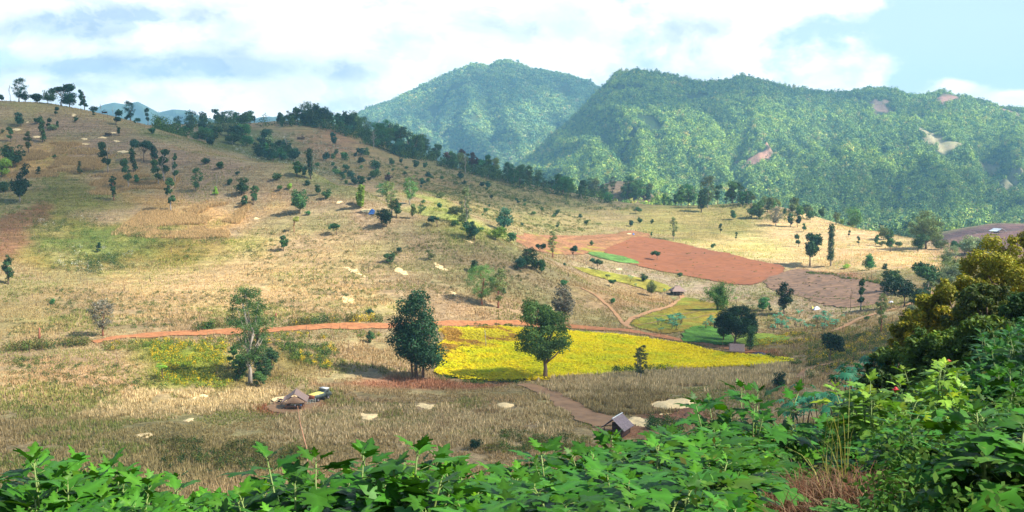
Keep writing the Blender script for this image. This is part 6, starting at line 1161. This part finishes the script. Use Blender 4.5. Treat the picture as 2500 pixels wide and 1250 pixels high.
def mountain_clouds():  # unseen clouds added to shade some mountain slopes and leave others clear
    CH = 1300.0; k = CH / SUN.z; ox, oy = SUN.x * k, SUN.y * k; res = 60.0; gx = np.arange(-900, 2300, res); gy = np.arange(1150, 3900, res); X_, Y_ = np.meshgrid(gx, gy); X_, Y_ = X_.ravel(), Y_.ravel(); d = .22 + 1.3 * fbm(X_ / 320, Y_ / 320, 500, 4)
    for px, py, rx, ry, a in [(1390, 330, 170, 260, .9), (1060, 260, 150, 200, .7), (1370, 235, 160, 150, .6), (2450, 500, 160, 200, .5), (1150, 370, 200, 160, .5), (1600, 300, 300, 300, -.5), (1900, 350, 300, 300, -.3), (1200, 200, 140, 120, -.6)]:
        x, y, z = P(px, py, True); d = d + a * np.exp(-((X_ - x) / rx) ** 2 - ((Y_ - y) / ry) ** 2)
    edge = sstep(np.minimum.reduce([X_ + 900, 2300 - X_, Y_ - 1150, 3900 - Y_]), 0, 250); d = sstep(d, .15, .6) * edge; th = 90 * d; zt = CH + th; zb = CH - th * .25; nx = len(gx); a = np.arange(len(gy) - 1)[:, None] * nx + np.arange(nx - 1)[None]
    f = np.stack([a, a + 1, a + 1 + nx, a + nx], -1).reshape(-1, 4); f = f[d[f].max(1) > .02]; n = len(X_); V_ = np.vstack([np.stack([X_ + ox, Y_ + oy, zt], 1), np.stack([X_ + ox, Y_ + oy, zb], 1)]); Fc = np.vstack([f, (f + n)[:, ::-1]]); c = np.tile(np.concatenate([d, d])[:, None], (1, 3))
    u = np.unique(Fc); mp_ = np.zeros(len(V_), int); mp_[u] = np.arange(len(u)); tag(link('clouds', mesh_np('clouds', V_[u], mp_[Fc], bpy.data.materials['cloud'], c[u], smooth=True)), 'unseen broken clouds high above the mountains, shaped to shade chosen slopes', 'clouds', kind='structure')
mountain_clouds()

for pxs, nn, sd, lb in [([(740, 300), (860, 308), (905, 335), (905, 350), (850, 335), (745, 308)], 130, 401, 'leafy understorey of the dense dark wood on the far ridge'), ([(890, 335), (1010, 365), (1060, 385), (1060, 398), (1000, 390), (890, 364)], 150, 402, 'leafy understorey of the tall sloping ridge wood'),
                        ([(1060, 390), (1260, 432), (1260, 452), (1150, 427), (1060, 402)], 130, 403, 'leafy understorey of the mixed ridge wood'), ([(1250, 432), (1480, 482), (1490, 502), (1380, 486), (1250, 460)], 200, 404, 'leafy understorey of the ridge wood below the shaded flank'), ([(1480, 482), (1830, 494), (1830, 508), (1600, 498), (1480, 500)], 170, 405, 'leafy understorey of the level ridge row'),
                        ([(385, 302), (620, 302), (740, 306), (740, 312), (500, 318), (385, 316)], 240, 406, 'dark brush under the middle skyline trees')]:
    undergrowth('wood_understorey', pxs, nn, 2.6, 6.0, [(.03, .09, .04), (.06, .13, .035), (.10, .17, .045), (.04, .10, .035)], lb, 'wood', sd, leafs=60, leaf=.5, clump=30)
# ------------------------------------------------------------------ foreground: wild sunflower shrubs, yellow leaved tree, dry weeds
def lobed_leaf():
    half = [(0.0, .012), (.06, .03), (.16, .17), (.24, .33), (.36, .40), (.37, .22), (.47, .20), (.60, .33), (.665, .30), (.63, .15), (.76, .13), (.88, .07), (1.0, 0.0)]
    mid = [0.0, .07, .14, .22, .30, .36, .46, .55, .61, .66, .76, .88, 1.0]
    vs, fs = [], []; n = len(half)
    def bend(u, v): return (u, v, .10 * abs(v) * (1 - u) + .04 * math.sin(u * 9) * abs(v) * 3 - .30 * u ** 2.2 + .10 * u - .25 * v * v)
    for s in (1, -1):
        b = len(vs); vs += [bend(m, 0.0) for m in mid]; vs += [bend((m * .5 + h[0] * .5), s * h[1] * .5) for m, h in zip(mid, half)]; vs += [bend(h[0], s * h[1]) for h in half]
        for r_ in (0, 1):
            for i in range(n - 1): q = b + r_ * n + i; f = (q, q + 1, q + 1 + n, q + n); fs.append(f if s > 0 else f[::-1])
    return np.array(vs), np.array(fs)
LV, LF = lobed_leaf()
def xform(V_, Mx): m = np.array(Mx); return V_ @ m[:3, :3].T + m[:3, 3]
def sunflower_shrub(seed, shoots=8, spread=.55, lo=.1):
    """shrub of height 1.8 m; leaves spiral round each shoot, small and upright at the tip, large and drooping lower down"""
    r = random.Random(seed); V_, F_, C_ = [], [], []; st = MB(); off = 0; Hh = 1.8
    for k in range(shoots):
        an = r.random() * 6.28; q = spread * r.random() ** .6; hh = Hh * ((1 if k == 0 else .72 + .26 * r.random())); bx, by = .12 * math.cos(an), .12 * math.sin(an); tip = Vector((q * math.cos(an), q * math.sin(an), hh))
        pts = [Vector((bx, by, -.1)).lerp(tip, f) + Vector((0, 0, .12 * math.sin(math.pi * f))) + Vector((r.gauss(0, .015), r.gauss(0, .015), 0)) for f in (0, .25, .5, .75, 1)]; st.tube(pts, [.016, .014, .012, .009, .005], 6)
        nl = 20; az_ = r.random() * 6.28
        for j in range(nl):
            u = (j + .5) / nl; f = 1 - (u ** 1.5) * (1 - lo) * .8; i = min(3, int(f * 4)); p = pts[i].lerp(pts[i + 1], f * 4 - i); az_ += 2.4 + r.gauss(0, .25)
            size = (.08 + .225 * min(1, u * 3.4)) * (.85 + .35 * r.random()) * (1 if u < .75 else .85); pit = -1.05 + 1.35 * min(1, u * 2.0) + r.gauss(0, .16); pet = size * .28
            roll = r.gauss(0, .35); Mx = Matrix.Translation(p) @ Matrix.Rotation(az_, 4, 'Z') @ Matrix.Rotation(pit, 4, 'Y') @ Matrix.Translation((pet, 0, 0)) @ Matrix.Rotation(roll, 4, 'X') @ Matrix.Diagonal((size, size * (.85 + .3 * r.random()), size * (.7 + .9 * r.random()), 1))
            V_.append(xform(LV, Mx)); F_.append(LF + off); off += len(LV); t = .5 + .8 * r.random(); yl = max(0, .35 * (1 - u * 5)) + (.45 if r.random() < .07 else 0); mr = np.ones((len(LV), 1)); mr[:13] = 1.3; mr[39:52] = 1.3; C_.append(np.tile((t * (1 + yl * 1.6), t * (1 + yl * .5), t * (.95 - yl)), (len(LV), 1)) * mr)
            e = p + (Matrix.Rotation(az_, 3, 'Z') @ Matrix.Rotation(pit, 3, 'Y')) @ Vector((pet * 1.1, 0, 0)); st.tube([p, e], [.004, .003], 3)
    cc = np.concatenate(C_); return st.mesh('stem', M['stem']), mesh_np('foliage', np.concatenate(V_), np.concatenate(F_), M['broad'], cc, smooth=True)
random.seed(21)
SH = [sunflower_shrub(400 + i, 8 + i % 3, .50 + .08 * (i % 4)) for i in range(7)]
GREEN = (0.036, 0.150, 0.012)
OUT = np.array([(-200, 1060), (0, 1072), (90, 1085), (190, 1090), (270, 1096), (330, 1140), (400, 1175), (480, 1185), (560, 1150), (610, 1112), (700, 1118), (760, 1105), (820, 1080), (880, 1052), (930, 1046), (980, 1052), (1060, 1092), (1120, 1100), (1180, 1092), (1230, 1108), (1300, 1085),
                (1350, 1056), (1420, 1046), (1500, 1052), (1560, 1050), (1620, 1082), (1680, 1062), (1730, 1010), (1780, 975), (1825, 958), (1880, 985), (1960, 1000), (2060, 1010), (2150, 1000), (2230, 990), (2290, 960), (2350, 950), (2400, 935), (2440, 900), (2480, 870), (2560, 850), (2800, 800)], float)
def canopy(px, y, y0, y1, jit=0.0):
    o = np.interp(px, OUT[:, 0], OUT[:, 1]); f = np.clip((y - y0) / (y1 - y0), 0, 1); row = o + (1275 - o) * (1 - f) ** .8 + jit; return row
def shrub(px, y, row, label, group=None, col=GREEN, i=None, nm='sunflower_shrub', minh=.35, maxh=2.6, rz=None):
    x = (px - 1250) / F * y; g = float(ground(x, y)); zt = (HORIZON - row) / F * y - (.20 if px < 1650 else .08); h = zt - g
    if h < minh: return None
    h = min(h, maxh); st, fo = SH[random.randrange(len(SH)) if i is None else i]; o = empty(nm, (x, y, zt - h), random.random() * 6.28 if rz is None else rz); s = max(.95, min(1.2, h / 1.7)); o.scale = (s, s, max(.55, h / 1.8)); tag(o, label, 'shrub', group)
    link('stem', st, o); f_ = link('foliage', fo, o); k = .8 + .4 * random.random(); w_ = random.random() * .25; f_.color = (col[0] * k * (1 + w_), col[1] * k, col[2] * k, 1); return o
pr = np.random.default_rng(77)
GAP = np.array([(1840, 1120), (1960, 1085), (2080, 1090), (2150, 1130), (2140, 1190), (2110, 1260), (1900, 1260), (1830, 1200)], float)
LAND = [(150, 'by the left frame edge'), (400, 'right of the left frame edge leaves'), (620, 'below the dark flowering brush'), (800, 'below the farm hut'), (1000, 'round the tallest central shoot'), (1200, 'below the two grass maize heaps'), (1400, 'below the lone yellow field tree'), (1600, 'below the grey shed'), (1800, 'below the threshing floor'), (1990, 'in the mound left of the dead stems'), (2200, 'by the dead brown stems'), (2400, 'below the pale lime shoot'), (9999, 'at the right frame edge')]
def fill(n, a, b, y0, y1, label, group, jit=14, seed=0, col=GREEN, avoid=True):
    random.seed(seed); r = np.random.default_rng(seed)
    for k in range(n):
        f = (k + r.random()) / n; px = a + (b - a) * r.random(); y = y0 + (y1 - y0) * f; row = canopy(px, y, y0, y1, abs(r.normal(0, jit)))
        if avoid and 1775 < px < 2200 and y < 10.2: continue
        if avoid and 1700 < px < 2260 and y < 6.5: continue
        if avoid and inside(GAP, np.array([px]), np.array([row + 25]))[0]: continue
        f_ = (y - y0) / (y1 - y0); rw = 'bottom row' if f_ < .34 else ('middle row' if f_ < .67 else 'top row')
        lm = next(t for q, t in LAND if px < q); lb_ = rw + ' wild sunflower shrub ' + lm; shrub(px, y, row, lb_, lb_, col)
fill(44, -80, 640, 3.9, 10.5, 'wild sunflower shrub in the leafy mass at the lower left', 'sunflower shrubs lower left', 12, 1)
fill(42, 560, 1280, 3.9, 8.8, 'wild sunflower shrub in the leafy mass at the bottom centre', 'sunflower shrubs bottom centre', 12, 2)
fill(40, 1200, 1800, 4.2, 11.0, 'wild sunflower shrub in the leafy mass right of the bottom centre', 'sunflower shrubs right of bottom centre', 14, 3)
fill(30, 1640, 2000, 7.5, 13.0, 'wild sunflower shrub in the mound left of the dead brown stems', 'sunflower shrubs left of the dead stems', 16, 4)
fill(110, 2080, 2640, 4.8, 17.0, 'wild sunflower shrub in the dark leafy mass at the lower right', 'sunflower shrubs lower right', 18, 5)
fill(16, 1650, 2250, 4.3, 5.2, 'low wild sunflower shrub along the bottom edge under the dead stems', 'sunflower shrubs along the bottom edge', 6, 6, avoid=False) if False else None
for px, y, row, lb, i in [(928, 6.6, 1040, 'tallest wild sunflower shoot at the centre of the leafy foreground', 0), (1160, 7.4, 1080, 'raised shoot right of the tallest central one, by the round dark bush', 1), (822, 6.8, 1066, 'leafy shoot left of the tallest central one', 2), (690, 6.4, 1100, 'leafy shoot left of the centre under the dry stem', 3), (1500, 8.6, 1040, 'shoot crossing the grey shed roof', 4),
                      (1822, 12, 952, 'highest shoot of the mound right of the threshing floor', 5), (1420, 8.2, 1042, 'shoot left of the shed', 6), (30, 8.2, 1066, 'shoot at the left frame edge', 0), (180, 8.6, 1082, 'shoot topping the lower left leaves', 1), (1690, 10.5, 1050, 'shoot below the long maize heap', 2)]: shrub(px, y, row, lb, None, GREEN, i)
for px, y, row, lb in [(2295, 15.5, 872, 'pale lime shoot standing above the dark right hand leaves'), (2175, 11.5, 930, 'thin lime shoot right of the teal bushes'), (2150, 13, 955, 'second lime shoot by the teal bushes')]: shrub(px, y, row, lb, None, (.14, .30, .035), maxh=1.6)
# fainter shrubs farther along the right slope, up to the frame edge
random.seed(31); pr = np.random.default_rng(31)
fill(30, 1980, 2200, 10.5, 15.0, 'wild sunflower shrub behind the dead brown stems', 'sunflower shrubs behind the dead stems', 12, 8, avoid=False)
for k in range(70):
    px = 2190 + 420 * pr.random(); y = 17 + 15 * pr.random(); o = np.interp(px, [2180, 2280, 2360, 2420, 2460, 2500, 2620], [985, 940, 900, 860, 805, 770, 740]); f = (y - 17) / 15; row = o + (1 - f) * 60 + abs(pr.normal(0, 10))
    shrub(px, y, row, 'wild sunflower shrub on the right slope under the yellow leaved tree', 'sunflower shrubs on the right slope', (.035, .14, .03))

# big yellow leaved trees on the right slope
def olive_tree(px, D, top, w_, base, label, seed, n=30000, tint=(.25, .24, .020), leaf=.075, bend=0):
    r = np.random.default_rng(seed); x = (px - 1250) / F * D; g = float(ground(x, D)); h = (HORIZON - top) / F * D - g; wm = w_ / F * D; o = empty('yellow_leaved_tree', (x, D, g)); tag(o, label, 'tree')
    k = 170; C_, R_ = [], []
    for _ in range(k):
        d = r.normal(size=3); d /= np.linalg.norm(d); q = .4 + .6 * r.random() ** .5; C_.append((d[0] * wm * .44 * q, d[1] * wm * .40 * q, h * .56 + d[2] * h * .43 * q)); R_.append(wm * (.035 + .05 * r.random()))
    mb = MB(); tr = .035 * h; mb.tube([(0, 0, -.3), (.2, 0, h * .2), (-.1, .1, h * .45), (.1, 0, h * .75)], [tr, tr * .8, tr * .5, tr * .15], 10)
    for i in range(16): c = Vector(C_[i]); b = Vector((0, 0, h * (.15 + .3 * r.random()))); mb.tube([b, b.lerp(c, .5) + Vector((0, 0, .3)), c], [tr * .4, tr * .25, tr * .06], 6)
    mb.build('trunk', M['bark'], o); v, f, c = leaf_cards(C_, R_, n, leaf, seed, .3, .85, .3, .3, .5)
    z = v.reshape(-1, 4, 3)[:, 0, 2] / h; fl = (vnoise(v[::4, 0] * 1.3, v[::4, 2] * 1.3 + v[::4, 1], 5) > .62) & (np.random.default_rng(1).random(len(z)) < .5); c = c.reshape(-1, 4, 3); c[fl] *= np.array([1.7, 1.35, .8]); cr = link('crown', mesh_np('crown', v, f, M['leaf'], c.reshape(-1, 3)), o); cr.color = (*tint, 1)
olive_tree(2500, 50, 572, 330, 0, 'large yellow leaved tree rising out of the right frame edge', 1, 60000)
olive_tree(2360, 46, 678, 250, 0, 'large yellow leaved tree with dark trunk on the right slope, nearest the middle', 2, 56000)
olive_tree(2262, 50, 748, 165, 0, 'yellow green bush tree at the left foot of the large yellow leaved trees', 3, 34000)
olive_tree(2425, 40, 690, 230, 0, 'dark leaved tree standing between the two large yellow leaved trees', 4, 26000, (.07, .105, .02))
olive_tree(2205, 42, 842, 170, 0, 'dark green bush below the left foot of the yellow leaved trees', 7, 16000, (.085, .15, .025), .07)
olive_tree(2310, 36, 800, 210, 0, 'dark green bush in front of the nearest yellow leaved tree', 8, 22000, (.085, .16, .025), .07)
olive_tree(2430, 31, 775, 230, 0, 'olive green bush by the right frame edge before the yellow leaved trees', 9, 24000, (.07, .13, .022), .07)
olive_tree(2160, 30, 905, 110, 0, 'dark green bush behind the thin lime shoots', 5, 12000, (.03, .07, .015), .07)
olive_tree(2560, 34, 700, 220, 0, 'dark tree cut by the right frame edge', 6, 20000, (.03, .075, .02))

# small leaved weeds filling the gaps between the shrubs
def weeds(n, px0, px1, y0, y1, hmax, seed, label):
    r = np.random.default_rng(seed); y = y0 + (y1 - y0) * r.random(n); px = px0 + (px1 - px0) * r.random(n); x = (px - 1250) / F * y; z = ground(x, y); h = hmax * (.3 + .7 * r.random(n)); k = ~((px > 1800) & (px < 2180) & (y < 9.6)); x, y, z, h = x[k], y[k], z[k], h[k]; n = len(x)
    v, f, c = leaf_cards(np.stack([x, y, z + h * .5], 1), np.stack([.22 + 0 * h, .22 + 0 * h, h * .55], 1), n * 130, .021, seed, .3, 1, .1, .3, .4)
    pal = np.array([(.035, .10, .015), (.06, .12, .02), (.07, .15, .022), (.11, .13, .03)]); q = (vnoise(v[::4, 0] * 2.5, v[::4, 1] * 2.5, seed) * 3.99).astype(int); tag(link('weeds', mesh_np('weeds', v, f, M['grass'], np.repeat(pal[q], 4, 0) * c)), label, 'weeds', kind='stuff')
weeds(420, -60, 2600, 3.6, 10, 1.15, 11, 'small leaved weeds between the foreground shrubs'); weeds(260, 1700, 2640, 9, 17, 1.2, 12, 'small leaved weeds on the near right bank')

# dead brown stems and grass in the gap
def wisp(name, px0, px1, y0, y1, n, h, rgb, label, cat, seed, lean=.5, wid=.006, kind='stuff', droop=.35):
    r = np.random.default_rng(seed); y = y0 + (y1 - y0) * r.random(n); px = px0 + (px1 - px0) * r.random(n); x = (px - 1250) / F * y; z = ground(x, y); hh = h * (.5 + .8 * r.random(n)); a = r.random(n) * 6.28; ln = lean * hh * r.random(n); V_, C_ = [], []
    ox, oy = np.cos(a), np.sin(a); base = np.stack([x, y, z - .02], 1); cols = np.array(rgb)[r.integers(0, len(rgb), n)] * (.7 + .6 * r.random(n))[:, None]; prev = None
    m = 4
    for k in range(m + 1):
        t = k / m; c = base + np.stack([ox * ln * t ** 1.8, oy * ln * t ** 1.8, hh * (t - droop * t ** 3)], 1); w_ = wid * (1 - t * .85); V_.append(np.stack([c - np.stack([oy, -ox, 0 * ox], 1) * w_, c + np.stack([oy, -ox, 0 * ox], 1) * w_], 1))
    V_ = np.stack(V_, 1).reshape(n, -1, 3); f = np.array([[2 * k, 2 * k + 1, 2 * k + 3, 2 * k + 2] for k in range(m)]); Fc = (np.arange(n)[:, None, None] * (2 * m + 2) + f[None]).reshape(-1, 4)
    return tag(link(name, mesh_np(name, V_.reshape(-1, 3), Fc, M['grass'], np.repeat(cols, 2 * m + 2, 0))), label, cat, kind=kind)
wisp('dead_stems', 1830, 2170, 5.0, 9.2, 4200, .5, [(.15, .065, .035), (.09, .05, .03), (.22, .14, .08)], 'reddish brown dead stems in the dark gap between the right hand shrubs', 'dead stems', 1, .8, .007)
wisp('green_grass', 1850, 2200, 5.0, 9.0, 1200, .3, [(.06, .14, .02), (.14, .16, .04)], 'green grass tangled with the dead stems', 'grass', 2, .7, .006)
wisp('tall_grass', 2020, 2110, 7.5, 9.0, 26, 1.25, [(.45, .38, .12), (.30, .32, .08)], 'tall thin seeding grass above the dead brown stems', 'grass', 3, .55, .005)
wisp('golden_grass', 2090, 2240, 19, 26, 1400, 1.5, [(.48, .33, .08), (.36, .26, .07), (.22, .22, .05)], 'golden grass on the slope between teal bushes and dark leaves', 'grass', 4, .6, .02)
wisp('undergrowth_grass', -100, 2620, 3.0, 14, 9000, .22, [(.05, .10, .02), (.10, .09, .03), (.14, .10, .05)], 'low grass and weeds under the foreground shrubs', 'grass', 5, .6, .008)
wisp('slope_grass', 1700, 2650, 16, 60, 26000, .6, [(.10, .14, .03), (.20, .17, .05), (.07, .12, .025)], 'rough grass on the near right slope', 'grass', 6, .5, .022)
wisp('slope_grass', -200, 1900, 12, 120, 30000, .9, [(.10, .14, .03), (.20, .17, .05), (.07, .12, .025)], 'rough grass on the hidden slope below the viewpoint', 'grass', 7, .5, .03)
def low_leaves(n, px0, px1, y0, y1, seed):     # heart leaved creeper in the lower right
    r = random.Random(seed); V_, F_, C_ = [], [], []; off = 0
    for k in range(n):
        y = y0 + (y1 - y0) * r.random(); px = px0 + (px1 - px0) * r.random(); x = (px - 1250) / F * y; z = float(ground(x, y)) + .08 + .3 * r.random(); s = .05 + .05 * r.random()
        Mx = Matrix.Translation((x, y, z)) @ Matrix.Rotation(r.random() * 6.28, 4, 'Z') @ Matrix.Rotation(r.gauss(.1, .4), 4, 'Y') @ Matrix.Diagonal((s * 1.1, s * 1.6, s, 1)); V_.append(xform(np.array([(0, 0, 0), (.1, .35, .02), (.5, .3, .05), (1, 0, -.1), (.5, -.3, .05), (.1, -.35, .02)]), Mx)); F_ += [(off, off + 3, off + 2, off + 1), (off, off + 5, off + 4, off + 3)]; off += 6; t = .7 + .6 * r.random(); C_.append(np.tile((t, t, t), (6, 1)))
    m = leaf_mat('creeper_leaves', .3, False); c = np.concatenate(C_) * np.array([.075, .20, .025]); tag(link('creeper', mesh_np('creeper', np.concatenate(V_), np.array(F_), m, c)), 'small heart leaved creeper under the dead brown stems', 'creeper', kind='stuff')
low_leaves(2600, 1880, 2250, 4.2, 6.2, 3)
def dry_stem():
    y = 9.5; x = (738 - 1250) / F * y; g = float(ground(x, y)); m = MB(); top = ((700 - 1250) / F * y, y + .3, (HORIZON - 1018) / F * y); m.tube([(x + .03, y, g), (x, y, (HORIZON - 1110) / F * y), ((712 - 1250) / F * y, y + .2, (HORIZON - 1060) / F * y), top], [.008, .007, .005, .003], 5); tag(m.build('dry_stalk', M['wood']), 'bare brown stalk sticking up below the farm hut', 'stalk')
dry_stem()
def bloom(px, y, row, label, col, size=.035):
    x = (px - 1250) / F * y; z = (HORIZON - row) / F * y; m = MB(); m.tube([(0, 0, 0), (0, 0, .03), (0, 0, .05)], [size * .4, size, size * .5], 8)
    for k in range(10):
        a = 6.28 * k / 10; c, s = math.cos(a), math.sin(a); m.add([(c * size * .8 - s * .01, s * size * .8 + c * .01, .035), (c * size * 1.7, s * size * 1.7, .03), (c * size * .8 + s * .01, s * size * .8 - c * .01, .035)], [(0, 1, 2)])
    tag(m.build('flower', plain('petal_' + label[:6], col, .6, .1), None, (x, y, z)), label, 'flower')
bloom(2202, 8.5, 966, 'single small red flower above the dark right hand leaves', (.45, .02, .02), .02); bloom(2330, 16, 890, 'small orange red bloom right of the pale lime shoot', (.5, .08, .02))
# ------------------------------------------------------------------ air: pale haze from the valley to the far mountains
def haze():
    z0, z1 = -140, 400
    b = MB().box(((300, 2200, (z0 + z1) / 2)), (7600, 4700, z1 - z0))
    m, n = newmat('haze_air')
    v = n.n('ShaderNodeVolumePrincipled', {'Color': (0.34, 0.70, 1.0, 1), 'Density': HAZE, 'Anisotropy': 0.1})
    o = n.n('ShaderNodeOutputMaterial'); n.link(v.outputs[0], o.inputs['Volume'])
    return tag(b.build('haze', m), 'blue haze in the air over the valley', 'haze', kind='stuff')
HAZE = 0.00015
haze()
SC.cycles.volume_bounces = 3; SC.cycles.max_bounces = 6; SC.cycles.transparent_max_bounces = 16
SC.cycles.use_denoising = True
SC.cycles.volume_step_rate = 4
